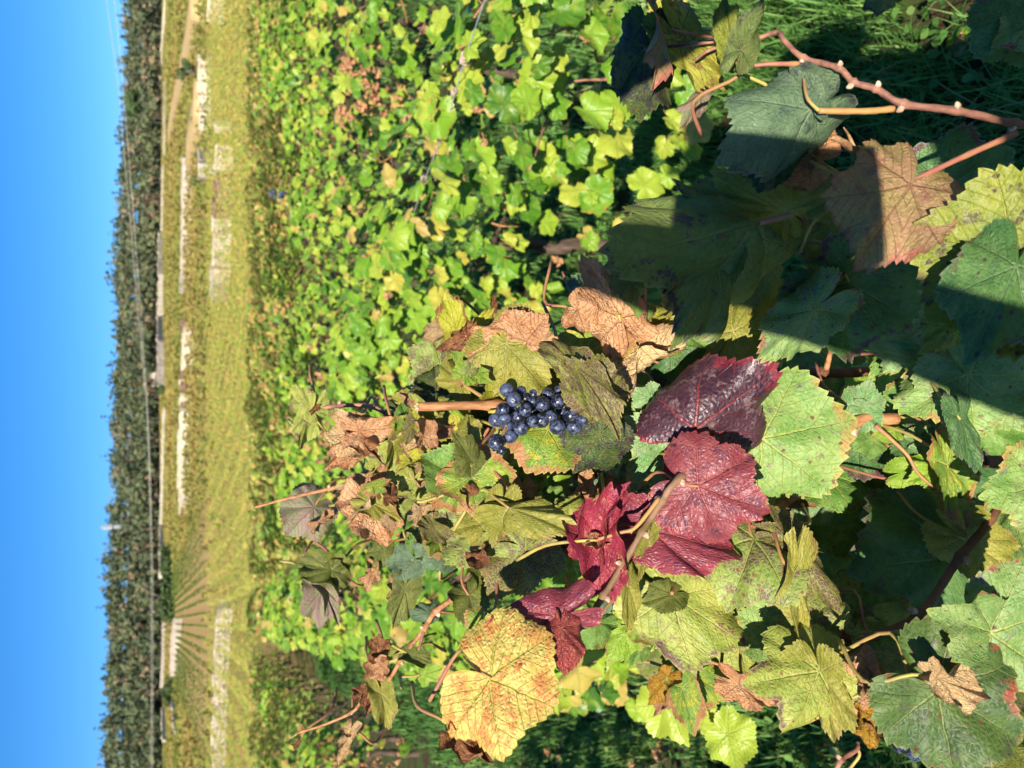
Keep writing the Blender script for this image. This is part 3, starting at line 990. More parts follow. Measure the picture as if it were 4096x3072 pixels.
# ------------------------------------------------------------------ leaf shapes shared by the vines of the rows
NEARV = []
for i in range(10):
    gg = np.random.default_rng(100 + i)
    v, f, uv, e = leaf_geo(1.0, gg.uniform(1.25, 1.5), 100 + i, N=94, rings=(.2, .45, .7, .88, 1.0), fold=gg.uniform(-.15, .3), cup=gg.uniform(-.3, .2),
                           wave=gg.uniform(.05, .13), crinkle=.02, rollx=gg.uniform(-1.1, .5), rolly=gg.uniform(-.9, .9), lobed=gg.uniform(.1, .6), teeth=.11)
    pv, pf = tube(spline([[0, 0, -.01], [-.25, .03, -.12], [-.6, .1, -.35]], 3), [.022] * 7, 5)
    me = mesh('leaf', np.vstack([v, pv]), f + [[a + len(v) for a in q] for q in pf], [ROW, PETR], np.vstack([uv, np.zeros_like(pv)]), np.concatenate([e, np.zeros(len(pv))]), np.zeros(len(v) + len(pv)))
    idx = np.zeros(len(me.polygons), np.int32)
    idx[len(f):] = 1
    me.polygons.foreach_set('material_index', idx)
    NEARV.append(me)
DRYV = []
for i in range(4):
    gg = np.random.default_rng(200 + i)
    v, f, uv, e = leaf_geo(1.0, 1.2, 200 + i, N=94, rings=(.2, .45, .7, .88, 1.0), fold=.2, wave=.16, crinkle=.06, rollx=gg.uniform(.8, 2.0), rolly=gg.uniform(1.0, 2.2), teeth=.08)
    DRYV.append(mesh('leaf', v, f, LM['dry'], uv, e, np.zeros(len(v))))
LOW = []
for i in range(8):
    gg = np.random.default_rng(300 + i)
    LOW.append(leaf_geo(1.0, 1.4, 300 + i, N=20, rings=(.5, 1.0), fold=gg.uniform(-.2, .3), cup=gg.uniform(-.3, .2), wave=.1, crinkle=.0, rollx=gg.uniform(-.9, .5), rolly=gg.uniform(-.8, .8), teeth=0.0))


def vine_leaf_places(n, g, top=1.08, low=.34, half=.27, length=1.0, face=1):
    """leaf junctions on the shell of a hedge one plant long; normals point outwards, up and towards the light"""
    out = []
    for k in range(n):
        x = g.uniform(-.5, .5) * length
        u = g.uniform()
        if u < .36:
            y = g.uniform(-half, half)
            z = top - abs(g.normal(0, .07)) - .3 * (y / half) ** 2 * .3
            nrm = np.array([g.normal(0, .35), y * 1.2 + g.normal(0, .3), 1.0])
        else:
            side = face if g.uniform() < .66 else -face
            z = low + (top - low) * g.uniform() ** .8
            y = side * half * (1.0 - .25 * ((z - low) / (top - low)) + g.normal(0, .14))
            nrm = np.array([g.normal(0, .35), side * .9, .75 + g.normal(0, .3)])
        if g.uniform() < .12:
            y *= g.uniform(0, .7)
            z += g.uniform(-.12, .1)
        nrm = nrm + np.array([-.55, 0.0, .25])           # turned a little towards the light behind the camera
        nrm /= np.linalg.norm(nrm)
        d = np.array([g.normal(0, .5), g.normal(0, .5), -.8 + g.normal(0, .3)])
        d -= nrm * (d @ nrm)
        d /= np.linalg.norm(d)
        L = g.uniform(.038, .067) if g.uniform() > .25 else g.uniform(.028, .045)
        out.append((np.array([x, y, z]), d, nrm, L))
    return out


def leaf_matrix(p, d, n, L):
    b = np.cross(n, d)
    return Matrix(((d[0] * L, b[0] * L, n[0] * L, p[0]), (d[1] * L, b[1] * L, n[1] * L, p[1]), (d[2] * L, b[2] * L, n[2] * L, p[2]), (0, 0, 0, 1)))


def merged_foliage(seed, n, mat, scale=1.0, top=1.08):
    g = np.random.default_rng(seed)
    VV, FF, UV, EE, LR, off = [], [], [], [], [], 0
    for (p, d, nn, L) in vine_leaf_places(n, g, top=top):
        v, f, uv, e = LOW[g.integers(0, len(LOW))]
        b = np.cross(nn, d)
        M = np.stack([d, b, nn], 1) * L * scale
        VV.append(v @ M.T + p)
        FF += [[a + off for a in q] for q in f]
        off += len(v)
        UV.append(uv)
        EE.append(e)
        LR.append(np.full(len(v), g.uniform()))
    return mesh('foliage', np.vstack(VV), FF, mat, np.vstack(UV), np.concatenate(EE), np.concatenate(LR))


FOL = [merged_foliage(400 + i, 150, ROW, 1.05) for i in range(5)]
FOLT = [merged_foliage(420 + i, 140, ROWTAN, 1.1) for i in range(5)]


def trunk_mesh(seed):
    g = np.random.default_rng(seed)
    pts = [[0, 0, -.05]]
    for k in range(1, 6):
        pts.append([g.normal() * .025, g.normal() * .025, k * .1])
    pts.append([.06 * g.normal(), 0, .56])
    pt = spline(pts, 3)
    r = np.linspace(.034, .02, len(pt)) * (1 + .2 * np.sin(np.arange(len(pt)) * 1.9))
    a = tube(pt, r, 9, closed_noise=.25)
    arms = [a]
    for s in (-1, 1):
        q = spline([pt[-1] - [0, 0, .02], pt[-1] + [s * .1, 0, .03], pt[-1] + [s * .3, g.normal() * .02, .02]], 4)
        arms.append(tube(q, np.linspace(.016, .009, len(q)), 7, closed_noise=.2))
    v, f = join(arms)
    return mesh('trunk', v, f, BARK)


TRUNKS = [trunk_mesh(500 + i) for i in range(4)]
CANES = []
for i in range(8):
    g = np.random.default_rng(520 + i)
    x0 = g.uniform(-.3, .3)
    p = [[x0, 0, .55]]
    for k in range(1, 6):
        p.append([x0 + g.normal() * .03 * k, g.normal() * .035 * k, .55 + k * .1 * g.uniform(.85, 1.2)])
    q = spline(p, 4)
    rr = np.linspace(.0045, .0022, len(q)) * (1 + .25 * (np.arange(len(q)) % 4 == 0))
    v, f = tube(q, rr, 6)
    CANES.append(mesh('cane', v, f, CANEPINK if i % 2 else CANE))

ORD = ['nearest', 'second', 'third', 'fourth', 'fifth', 'sixth', 'seventh', 'eighth', 'ninth', 'tenth', 'eleventh', 'twelfth', 'thirteenth', 'fourteenth', 'fifteenth', 'sixteenth',
       'seventeenth', 'eighteenth', 'nineteenth', 'twentieth', 'twenty-first', 'twenty-second', 'twenty-third', 'twenty-fourth', 'twenty-fifth', 'twenty-sixth', 'twenty-seventh', 'twenty-eighth']


def row_name(k):
    if k == 0:
        return 'the row behind the grape bunch'
    if k == 1:
        return 'the row with the knotted wire'
    if k > 1:
        return 'the %s row beyond the knotted wire' % ORD[k - 1].replace('nearest', 'first')
    if k == -1:
        return 'the row across the dark grass strip'
    return 'the %s row beyond the dark grass strip' % ORD[-k - 1]


g = np.random.default_rng(21)
n_leaf = 0
for k in range(-6, 14):
    count = 0
    if k == 0:
        s_list = np.arange(1.45, 24, 1.0)
    elif k == 1:
        s_list = np.arange(1.75, 24, 1.0)
    elif k == -1:
        s_list = np.arange(-1.4, 24, 1.0)
    else:
        s_list = np.arange(.9 + .37 * (k % 3), 24, 1.0)
    for s in s_list:
        p = P0 + k * SPACING
        b = rowpt(s + g.uniform(-.06, .06), p + g.uniform(-.03, .03))
        pr = project(b + np.array([0, 0, .9]))
        if pr is None:
            if k != -1:
                continue
            pr = (9999, 9999, 1.0)
        mrg = 700 * 1.6 / max(pr[2], .8)
        unseen = not (-mrg < pr[0] < 4096 + 2.2 * mrg and -mrg < pr[1] < 3072 + mrg)
        if unseen and not (k == -1 and s < 4):          # the dark strip lies in the shade of these
            continue
        dist = np.linalg.norm(b[:2])
        if dist > 24:
            continue
        near = dist < 8.6 and not unseen
        tan = (dist > 11 and g.uniform() < (dist - 9) / 9) or (k == 1 and 5.2 < s < 6.4) or (k < 0 and g.uniform() < .45)
        look = 'tan and yellow' if tan else ('bright green' if k > 0 else 'green')
        t = thing('grape_vine', b, '%s leafy grapevine, %s in %s' % (look, ORD[count], row_name(k)), 'grapevine', 'grapevines in the rows', rz=math.pi / 2 + (-ROWAZ))
        # local x along the row, local y across it (towards the left of the row)
        count += 1
        if not (k == 1 and s < 2.5):
            obj('trunk', TRUNKS[g.integers(0, 4)], t)
        sx = -1 if g.uniform() < .5 else 1
        if near:
            n = int(200 if dist < 5 else 108)
            topz = g.uniform(.98, 1.12)
            for (q, d, nn, L) in vine_leaf_places(n, g, top=topz, face=1 if k > 0 else -1, half=.4 if (k in (0, 1) and s > 4) else .28):
                w = Matrix.Rotation(t.rotation_euler[2], 3, 'Z') @ Vector(q) + Vector(b)
                pj = project(np.array(w))
                if pj is None or not (-120 < pj[0] < 4300 and -150 < pj[1] < 3220):
                    continue
                if pj[2] < .75:
                    continue
                dry = g.uniform() < (.55 if tan else (.75 if ((pj[0] - 1350) / 280) ** 2 + ((pj[1] - 370) / 130) ** 2 < 1 and k in (1, 2) else .03))
                obj('leaf', DRYV[g.integers(0, 4)] if dry else NEARV[g.integers(0, 10)], t, M=leaf_matrix(q, d, nn, L * (1.12 if not dry else .8)))
                n_leaf += 1
            for c in range(4):
                o = obj('cane', CANES[g.integers(0, 8)], t)
                o.scale = (1, 1, g.uniform(.85, 1.02))
        else:
            o = obj('foliage', (FOLT if tan else FOL)[g.integers(0, 5)], t, kind='stuff')
            o.scale = (sx, 1.5 if k in (0, 1) else 1.0, g.uniform(.9, 1.08))
            for c in range(2):
                obj('cane', CANES[g.integers(0, 8)], t)
print('row leaves', n_leaf)

# rows between the single vines and the far slope: too small to tell plant from plant
TPL = []
for i in range(10):
    pl = vine_leaf_places(70, g, half=.3)
    TPL.append(tuple(np.array([q[a] for q in pl]) for a in range(4)))
ROT = np.stack([RD, -RN, np.array([0, 0, 1.0])], 0)
VV, LR, off = [], [], 0
for k in range(-26, 34):
    for s in np.arange(23.5, 66, 1.0):
        p = P0 + k * SPACING
        b = rowpt(s, p)
        if b[1] < 4 or abs(b[0]) / b[1] > .55 or np.linalg.norm(b[:2]) < 24 or b[1] > 60:
            continue
        q, d, n_, L = TPL[g.integers(0, 10)]
        if abs(k) < 4:
            q = q * np.array([1, 2.1, .9])
        m_ = 70 if b[1] < 38 else 40
        w, D, Nn = b + q[:m_] @ ROT, d[:m_] @ ROT, n_[:m_] @ ROT
        B = np.cross(Nn, D)
        l = (L[:m_] * (1.4 if m_ > 50 else 1.75))[:, None]
        VV.append(np.stack([w - D * l * .4, w - B * l * .7, w + D * l, w + B * l * .7], 1).reshape(-1, 3))
        LR.append(np.repeat(g.uniform(.16, .74, m_), 4))
FF = np.arange(sum(len(a) for a in VV)).reshape(-1, 4)
print('mid quads', len(FF))
V4 = np.vstack(VV)
mv = obj('vineyard', mesh('vineyard', V4, FF, ROWTAN, np.tile(np.array([[-.4, 0, 0], [.2, .7, 0], [1, 0, 0], [.2, -.7, 0]]), (len(FF), 1)), np.tile([.6, .6, .6, .6], len(FF)), np.concatenate(LR), smooth_=False), kind='stuff')
mv['label'] = 'yellowing vine rows reading as one mass before the far slope'
mv['category'] = 'vineyard'

# trellis wire with its twisted ties
WIRE = plain_mat('wire_steel', (0.32, 0.36, 0.4, 1), (0.42, 0.45, 0.48, 1), 20, 0.35, 0.6, 0)
TIE = plain_mat('tie_twine', sc(225, 205, 190), sc(180, 150, 135), 80, 0.8, 0.2, 0)
pA = P('R', 1300, 350, 2.05)
pB = P('R', 1050, 1100, 2.75)
dirw = pB - pA
wp = [pA - dirw * .6, pA, pA + dirw * .5 + np.array([0, 0, -.008]), pB, pB + dirw * .8]
v, f = tube(spline(wp, 6), .0016, 6)
wt = thing('trellis_wire', pA, 'grey steel trellis wire with pale twisted ties over the bright green leaves', 'wire')
obj('strand', mesh('strand', v - pA, f, WIRE), wt)
for t, turns, r in ((0.0, 7, .011), (.22, 3, .007), (.98, 5, .012)):
    c = pA + dirw * t
    u = dirw / np.linalg.norm(dirw)
    a1 = np.cross(u, [0, 0, 1.0])
    a1 /= np.linalg.norm(a1)
    a2 = np.cross(a1, u)
    pts = [c + u * (i / (turns * 6) - .5) * .03 + r * (math.cos(i * 1.05) * a1 + math.sin(i * 1.05) * a2) * (1 + .3 * math.sin(i * .7)) - pA for i in range(turns * 6)]
    v, f = tube(np.array(pts), .0026, 5)
    obj('tie', mesh('tie', v, f, TIE), wt)

# ------------------------------------------------------------------ grass in the alleys
def grass_mat():
    mt = bpy.data.materials.new('grass')
    n = NT(mt)
    rv = n.attr('lr').outputs['Fac']
    col = n.ramp(rv, [(0.0, (0.055, 0.15, 0.03, 1)), (0.5, (0.12, 0.27, 0.05, 1)), (0.85, (0.22, 0.36, 0.085, 1)), (0.96, (0.32, 0.36, 0.13, 1)), (1.0, (0.34, 0.28, 0.15, 1))])
    n.finish(col, 0.55, 0.3, None, 0.3)
    return mt


g = np.random.default_rng(31)


def blades(X, Y, length, width, g, clover=.0):
    n = len(X)
    a = g.uniform(0, 6.28, n)
    lean = g.uniform(.15, .95, n)
    L = length * g.uniform(.5, 1.35, n)
    dx, dy = np.cos(a), np.sin(a)
    Z = terrain(X, Y)
    rows = []
    for t, wf in ((0, 1.0), (.4, .9), (.75, .6), (1.0, .05)):
        hx = L * lean * t ** 1.7
        hz = L * np.sqrt(np.maximum(.05, 1 - lean ** 2 * .8)) * (t - .25 * lean * t * t)
        cx, cy, cz = X + dx * hx, Y + dy * hx, Z + hz
        w = width * wf * .5
        rows.append(np.stack([cx - dy * w, cy + dx * w, cz], 1))
        rows.append(np.stack([cx + dy * w, cy - dx * w, cz], 1))
    V = np.stack(rows, 1).reshape(-1, 3)
    b = np.arange(n)[:, None] * 8
    F = np.concatenate([b + np.array([[2 * i, 2 * i + 1, 2 * i + 3, 2 * i + 2]]) for i in range(3)], 0)
    return V, F


VV, FF, LR, off = [], [], [], 0


def scatter(n, s0, s1, p0, p1, length, width):
    global off
    s = s0 + (s1 - s0) * g.uniform(0, 1, n)
    p = g.uniform(p0, p1, n)
    q = RD[None, :] * s[:, None] + RN[None, :] * p[:, None]
    patch = np.sin(q[:, 0] * 9 + np.sin(q[:, 1] * 7)) * np.sin(q[:, 1] * 8.0) > -.5
    q = q[patch]
    v, f = blades(q[:, 0], q[:, 1], length, width, g)
    VV.append(v)
    FF.append(f + off)
    off += len(v)
    tone = np.clip(.42 + .25 * np.sin(q[:, 0] * 2.1 + 1) * np.sin(q[:, 1] * 1.7) + g.normal(0, .2, len(q)), 0, 1)
    LR.append(np.repeat(tone, 8))


scatter(15000, -.2, 2.4, .0, 1.9, .17, .005)
scatter(16000, 2.0, 6.0, .2, 1.4, .12, .006)
scatter(9000, 6.0, 16, .3, 1.2, .12, .01)
scatter(22000, .8, 5.0, -1.5, -.05, .11, .006)
scatter(14000, 5.0, 16.0, -1.3, -.15, .11, .01)
scatter(12000, 1.0, 5.5, 1.4, 3.4, .13, .008)
scatter(12000, 3.0, 12, 2.6, 6.5, .14, .012)
# broad little weed leaves among the blades
for (n_, s0, s1, p0, p1, sz) in ((2600, 0, 3.0, .1, 1.8, .012), (4200, 1.0, 7.0, -1.5, 0, .011), (2000, 1.5, 6, 1.4, 3.4, .013)):
    s = g.uniform(s0, s1, n_)
    p = g.uniform(p0, p1, n_)
    q = RD[None, :] * s[:, None] + RN[None, :] * p[:, None]
    q[:, 2] = terrain(q[:, 0], q[:, 1]) + g.uniform(.01, .07, n_)
    a = g.uniform(0, 6.28, n_)
    hexv = []
    tl = g.normal(0, .3, (n_, 2))
    for i in range(6):
        th = a + i * math.pi / 3
        r = sz * (1.35 if i == 0 else 1) * g.uniform(.8, 1.2, n_)
        ox, oy = np.cos(th) * r, np.sin(th) * r
        hexv.append(q + np.stack([ox, oy, tl[:, 0] * ox + tl[:, 1] * oy], 1))
    v = np.stack(hexv, 1).reshape(-1, 3)
    b = np.arange(n_)[:, None] * 6
    FF.append(np.concatenate([b + off + np.array([[0, 1, 2, 3]]), b + off + np.array([[0, 3, 4, 5]])], 0))
    VV.append(v)
    off += len(v)
    LR.append(np.repeat(np.clip(g.normal(.6, .18, n_), 0, .93), 6))
gr = obj('grass', mesh('grass', np.vstack(VV), np.vstack(FF), grass_mat(), lr=np.concatenate(LR)), kind='stuff')
gr['label'] = 'green grass and small weeds growing between the vine rows'
gr['category'] = 'grass'

for i in range(46):
    if i < 20:
        s_, p_ = g.uniform(.9, 3.2), g.uniform(.35, 1.7)
    elif i < 36:
        s_, p_ = g.uniform(1.5, 6.0), g.uniform(-1.1, -.3)
    else:
        s_, p_ = g.uniform(2.5, 6.0), g.uniform(1.9, 2.6)
    b = rowpt(s_, p_)
    o = obj('fallen_leaf', DRYV[i % 4] if i % 3 else NEARV[i % 10])
    o.matrix_basis = Matrix.Translation((b[0], b[1], b[2] + .05)) @ Matrix.Rotation(g.uniform(0, 6.28), 4, 'Z') @ Matrix.Rotation(g.uniform(-.5, .5), 4, 'X') @ Matrix.Scale(g.uniform(.035, .06), 4)
    where = ['in the grass under the pinkish cane', 'in the dark grass strip below the yellow leaf', 'in the grass beyond the knotted wire'][0 if i < 20 else (1 if i < 36 else 2)]
    o['label'] = ('curled tan' if i % 3 else 'green') + ' fallen leaf lying ' + where
    o['category'] = 'leaf'
    o['group'] = 'fallen leaves ' + where

# ------------------------------------------------------------------ the two vines in front
VB = [np.array([-.07, .86, 0.0]), np.array([.24, .60, 0.0])]
vine = [thing('grape_vine', VB[0], 'foreground grapevine carrying the blue grape bunch and the red and purple leaves', 'grapevine', 'grapevines in front'),
        thing('grape_vine', VB[1], 'foreground grapevine with pinkish knotted cane and large shaded leaves', 'grapevine', 'grapevines in front')]
hero_n = [0]


def hero(kind, c, jx, jy, tx, ty, d, dt=0.0, roll=0, w=1.35, v=0, label=None, pet=True, **o):
    hero_n[0] += 1
    sd = 1000 + hero_n[0]
    gg = np.random.default_rng(sd)
    J, T = P(c, jx, jy, d), P(c, tx, ty, d + dt)
    L, m, b, n = frame(J, T, roll)
    dry = kind.startswith('dry')
    kw = dict(fold=gg.uniform(-.05, .18), cup=gg.uniform(-.12, .12), wave=gg.uniform(.05, .11), crinkle=.014, rollx=gg.uniform(-.9, .3), rolly=gg.uniform(-.9, .6), lobed=gg.uniform(0, .3))
    if dry:
        kw = dict(fold=.15, cup=0, wave=.13, crinkle=.035, rollx=gg.uniform(-.4, 1.0), rolly=gg.uniform(.2, 1.5), lobed=gg.uniform(.1, .5), teeth=.07)
    kw.update(o)
    vv, f, uv, e = leaf_geo(L, w, sd, **kw)
    me = mesh('leaf', vv, f, LM[kind], uv, e, np.zeros(len(vv)))
    M = Matrix(((m[0], b[0], n[0], J[0] - VB[v][0]), (m[1], b[1], n[1], J[1] - VB[v][1]), (m[2], b[2], n[2], J[2] - VB[v][2]), (0, 0, 0, 1)))
    lf = obj('leaf', me, vine[v], M=M)
    if label:
        lf['label'] = label
    if pet:
        q = spline([[.002, 0, -.001], [-.012, gg.normal() * .004, -.008], [-.03, gg.normal() * .01, -.03], [-.04, gg.normal() * .015, -.06]], 4)
        pv, pf = tube(q, np.linspace(.0011, .0016, len(q)), 7)
        obj('petiole', mesh('petiole', pv, pf, PETG if gg.uniform() < .5 else PETR), lf)
    return lf


def cane(pts, r0, r1, mat, v=0, nodes=(), name='cane', buds=True, bulge=.5):
    W3 = spline([P(*q) for q in pts], 10)
    n = len(W3)
    rad = np.linspace(r0, r1, n)
    seg = np.arange(n) / 10.0
    for k in nodes:
        rad = rad * (1 + bulge * np.exp(-((seg - k) / .09) ** 2))
    rad = rad * (1 + .05 * np.sin(np.arange(n) * .9))
    vv, f = tube(W3 - VB[v], rad, 12, closed_noise=.1)
    o = obj(name, mesh(name, vv, f, mat), vine[v])
    if buds:
        for i, k in enumerate(nodes):
            ii = min(n - 2, int(k * 10))
            t = W3[ii + 1] - W3[ii]
            t /= np.linalg.norm(t)
            side = np.cross(t, CAM - W3[ii])
            side /= np.linalg.norm(side)
            side = side * (1 if i % 2 else -1) + .5 * (CAM - W3[ii]) / np.linalg.norm(CAM - W3[ii])
            side /= np.linalg.norm(side)
            b0 = W3[ii] - VB[v]
            r = rad[ii]
            bv, bf = tube(np.array([b0 + side * r * .5, b0 + side * r * 1.1, b0 + side * r * 1.45 + t * r * .3, b0 + side * r * 1.7 + t * r * .5]), [r * .7, r * .62, r * .42, r * .1], 8)
            obj('bud', mesh('bud', bv, bf, BUD), o)
    return o


# canes of the vine with the bunch
cane([('D', 815, 1283, .70), ('D', 480, 1340, .70), ('E', 1000, 300, .71), ('C', 560, 1160, .705), ('A', 1950, 1000, .69), ('A', 1490, 940, .675), ('A', 1016, 945, .66)], .0052, .0039, CANE, 0, (1, 3.2, 5.0))
# frayed cut end
end = P('A', 1016, 945, .66)
fr = []
for k in range(7):
    a = np.array([random.gauss(0, 1), random.gauss(0, 1), 0]) * .002
    up = (P('A', 1000, 945, .66) - end) * random.uniform(.2, 1.6)
    fr.append(tube(np.array([end + a * .8 - VB[0], end + a + up * .6 - VB[0], end + a * 1.8 + up - VB[0]]), [.0011, .0008, .0002], 5))
v_, f_ = join(fr)
obj('frayed_end', mesh('frayed_end', v_, f_, plain_mat('cut_wood', sc(245, 225, 190), sc(215, 180, 130), 80, 0.8, 0.2, 0)), vine[0])
cane([('C', 1040, 1440, .66), ('E', 545, 150, .60), ('E', 455, 265, .595), ('E', 350, 430, .59), ('E', 250, 600, .59), ('E', 150, 760, .585), ('E', 55, 905, .58), ('B', 2085, 770, .58)], .0027, .0024, plain_mat('cane_olive', sc(170, 130, 105), sc(120, 95, 60), 50, 0.6, 0.3, 0.0006), 0, (1, 2, 3, 4, 5, 6))
cane([('F', 1200, 230, .66), ('F', 1120, 370, .65), ('F', 950, 580, .64), ('F', 745, 865, .63), ('F', 480, 985, .63), ('F', 265, 1115, .61)], .0036, .003, CANEDARK, 0, (1.9, 3, 4.9))
cane([('F', 745, 865, .63), ('F', 738, 1000, .63), ('F', 760, 1050, .64), ('F', 830, 1160, .64)], .0034, .0024, CANEDARK, 0, (1,))
cane([('A', 385, 965, .74), ('A', 540, 938, .735), ('A', 730, 945, .73), ('A', 850, 1000, .72), ('A', 1010, 1048, .715), ('A', 1200, 1052, .71), ('A', 1420, 1080, .70)], .0018, .0028, CANEPINK, 0, (1, 2, 3, 4))
cane([('A', 20, 1555, .80), ('A', 220, 1500, .79), ('A', 480, 1440, .78), ('A', 620, 1400, .77), ('A', 880, 1290, .74), ('A', 1060, 1245, .72)], .0012, .0028, CANE, 0, (2, 3))
cane([('B', 1500, 380, .70), ('B', 1400, 470, .71), ('B', 1300, 580, .72), ('B', 1150, 690, .73), ('B', 1080, 800, .74), ('B', 1000, 900, .75), ('B', 930, 1000, .755), ('B', 840, 1140, .76), ('B', 700, 1240, .765), ('B', 630, 1315, .77), ('B', 460, 1390, .775), ('B', 285, 1445, .78)], .003, .0012, CANE, 0, (3, 4, 6, 8, 9))
cane([('B', 640, 1310, .77), ('B', 635, 1360, .77), ('B', 612, 1440, .765)], .0012, .0011, PETG, 0, buds=False)
cane([('B', 300, 1440, .78), ('B', 255, 1475, .78)], .0008, .0004, PETG, 0, buds=False, name='tendril')
cane([('B', 1080, 790, .74), ('B', 1060, 870, .735), ('B', 1045, 930, .73)], .0018, .0014, CANEPINK, 0, buds=False)
cane([('D', 665, 1330, .69), ('D', 700, 1360, .69), ('D', 790, 1440, .685), ('D', 880, 1530, .68), ('F', 745, 120, .68), ('F', 830, 200, .68), ('F', 880, 270, .69), ('F', 945, 345, .70)], .0022, .0008, PETR, 0, (), 'tendril', False)
cane([('D', 20, 985, .80), ('D', 300, 985, .80), ('D', 620, 975, .80)], .0052, .0052, CANEDARK, 0, (1,), buds=False)
cane([('F', -20, 300, .80), ('F', 200, 265, .80), ('F', 420, 205, .80)], .0045, .0045, CANEDARK, 0, (1,), buds=False)
cane([('F', 1090, 62, .74), ('F', 1320, 60, .74)], .006, .006, CANEDARK, 0, (), buds=False)
cane([('D', 340, 960, .74), ('D', 385, 780, .73), ('D', 440, 610, .71)], .0026, .002, CANE, 0, (), buds=False)
cane([('A', 1250, 790, .70), ('A', 1330, 840, .69), ('A', 1430, 905, .68)], .0016, .0018, PETG, 0, (), buds=False)
cane([('A', 1330, 1225, .66), ('A', 1370, 1180, .66), ('A', 1440, 1075, .665)], .0013, .0015, PETR, 0, (), buds=False)
cane([('A', 1500, 1395, .70), ('A', 1560, 1290, .70)], .0026, .0026, CANEDARK, 0, (), buds=False)
cane([('A', 1300, 1125, .69), ('A', 1450, 1105, .69), ('A', 1700, 1060, .70)], .0034, .0034, CANE, 0, (), buds=False)
cane([('A', 1240, 790, .74), ('A', 1420, 730, .74), ('A', 1540, 690, .74)], .0016, .0016, CANEDARK, 0, (), buds=False)
cane([('A', 1350, 690, .75), ('A', 1540, 700, .75), ('A', 1700, 720, .76)], .003, .003, CANE, 0, (), buds=False)
cane([('E', 120, 465, .595), ('E', 240, 430, .59), ('E', 320, 400, .588), ('E', 440, 250, .59)], .0013, .0017, PETR, 0, (), buds=False)
cane([('E', 505, 750, .625), ('E', 520, 690, .64), ('E', 535, 640, .66)], .0015, .0015, PETR, 0, (), buds=False)
cane([('L', 1380, 1700, .60), ('L', 1430, 1590, .60), ('L', 1560, 1500, .605), ('L', 1570, 1440, .61)], .0022, .0016, CANEPINK, 0, (1,))
cane([('L', 1480, 1690, .61), ('L', 1580, 1560, .61), ('L', 1575, 1500, .61)], .0014, .0012, PETG, 0, (), buds=False)
# pinkish cane of the shaded vine
cane([('H', 1720, 830, .52), ('H', 1590, 820, .51), ('H', 1200, 735, .50), ('H', 850, 690, .50), ('H', 670, 590, .505), ('H', 520, 545, .51), ('H', 420, 450, .515), ('H', 190, 385, .53), ('H', 60, 270, .54), ('G', 1340, 215, .55), ('G', 1180, 262, .56), ('G', 980, 270, .57), ('G', 780, 292, .58), ('G', 520, 322, .60)], .0026, .0013, CANEPINK, 1, (1, 2, 3, 4, 5, 6, 7, 11))
cane([('H', 790, 722, .50), ('H', 600, 738, .50), ('H', 290, 735, .50)], .0021, .0021, PETR, 1, (), 'petiole', False)
cane([('H', 1600, 885, .51), ('H', 1250, 1040, .505), ('H', 890, 1210, .50)], .0023, .0016, PETR, 1, (), 'petiole', False)
cane([('H', 160, 425, .525), ('G', 1300, 425, .525), ('G', 1090, 430, .53), ('G', 1055, 300, .535)], .0018, .001, PETR, 1, (), 'petiole', False)
cane([('H', 290, 735, .50), ('H', 215, 650, .50), ('H', 190, 520, .51)], .0012, .001, PETG, 1, (), 'petiole', False)
cane([('G', 1000, 295, .57), ('G', 880, 340, .57), ('G', 800, 400, .58)], .0014, .001, CANEPINK, 1, (), buds=False)
cane([('G', 1000, 255, .565), ('G', 830, 235, .56), ('G', 640, 195, .55)], .0014, .0007, CANEPINK, 1, (), buds=False)
cane([('G', 1450, 1420, .54), ('G', 1340, 1450, .54), ('G', 1225, 1480, .54)], .0020, .0020, PETR, 1, (), 'petiole', False)
cane([('H', 230, 1065, .55), ('H', 340, 1130, .55), ('H', 430, 1160, .55)], .0011, .0012, PETG, 1, (), 'petiole', False)
cane([('H', 245, 1030, .55), ('H', 330, 1090, .555), ('H', 420, 1145, .555)], .0009, .0012, PETG, 1, (), 'petiole', False)
cane([('H', 545, 1020, .56), ('H', 490, 900, .555), ('H', 455, 845, .55)], .0016, .0005, plain_mat('stub', sc(205, 170, 120), sc(120, 80, 60), 60, 0.8, 0.2, 0.0005), 1, (), 'dry_stub', False)
cane([('H', 535, 1010, .56), ('H', 460, 950, .555), ('H', 375, 905, .55)], .003, .0022, bpy.data.materials['stub'], 1, (), 'dry_stub', False)
for k in range(2):
    o = obj('trunk', TRUNKS[k], vine[k])
    o.scale = (1, 1, .9)

# leaves one by one: kind, photograph crop, junction x y, tip x y, distance, tip distance change, roll, width
# around the bunch
hero('purple', 'C', 800, 1355, 1345, 965, .625, -.01, -8, 1.45, label='glossy dark purple leaf with red veins', fold=-.12, rolly=-.9, rollx=-.3, lobed=.15)
hero('green_spot', 'D', -87, 1415, 545, 1290, .655, .0, 0, 1.45, label='large flat light green leaf with small dark spots', fold=.02, rollx=-.2, rolly=-.2, wave=.04, lobed=.1)
hero('green_pale', 'C', 690, 1470, 330, 1300, .675, 0, 6, 1.6, rollx=-.2)
hero('green_pale', 'C', 560, 1180, 345, 1080, .68, 0, 0, 1.0)
hero('green_yb', 'C', 85, 785, 250, 1060, .675, -.005, 0, 1.75, lobed=.2)
hero('dry', 'C', 300, 610, 40, 190, .665, -.01, 10, 1.0, label='tan curled dry leaf with a torn tip', rolly=.9, rollx=.5)
hero('dry', 'C', 20, 560, 190, 640, .672, .0, 0, 1.4, rolly=.5, rollx=.3)
hero('yellowbrown', 'C', 400, 720, 850, 520, .68, .0, -10, 1.0)
hero('dry_pale', 'C', 300, 1030, 825, 725, .668, .0, 40, .55, rolly=.7, rollx=-.3, lobed=0, label='pale tan folded leaf edge')
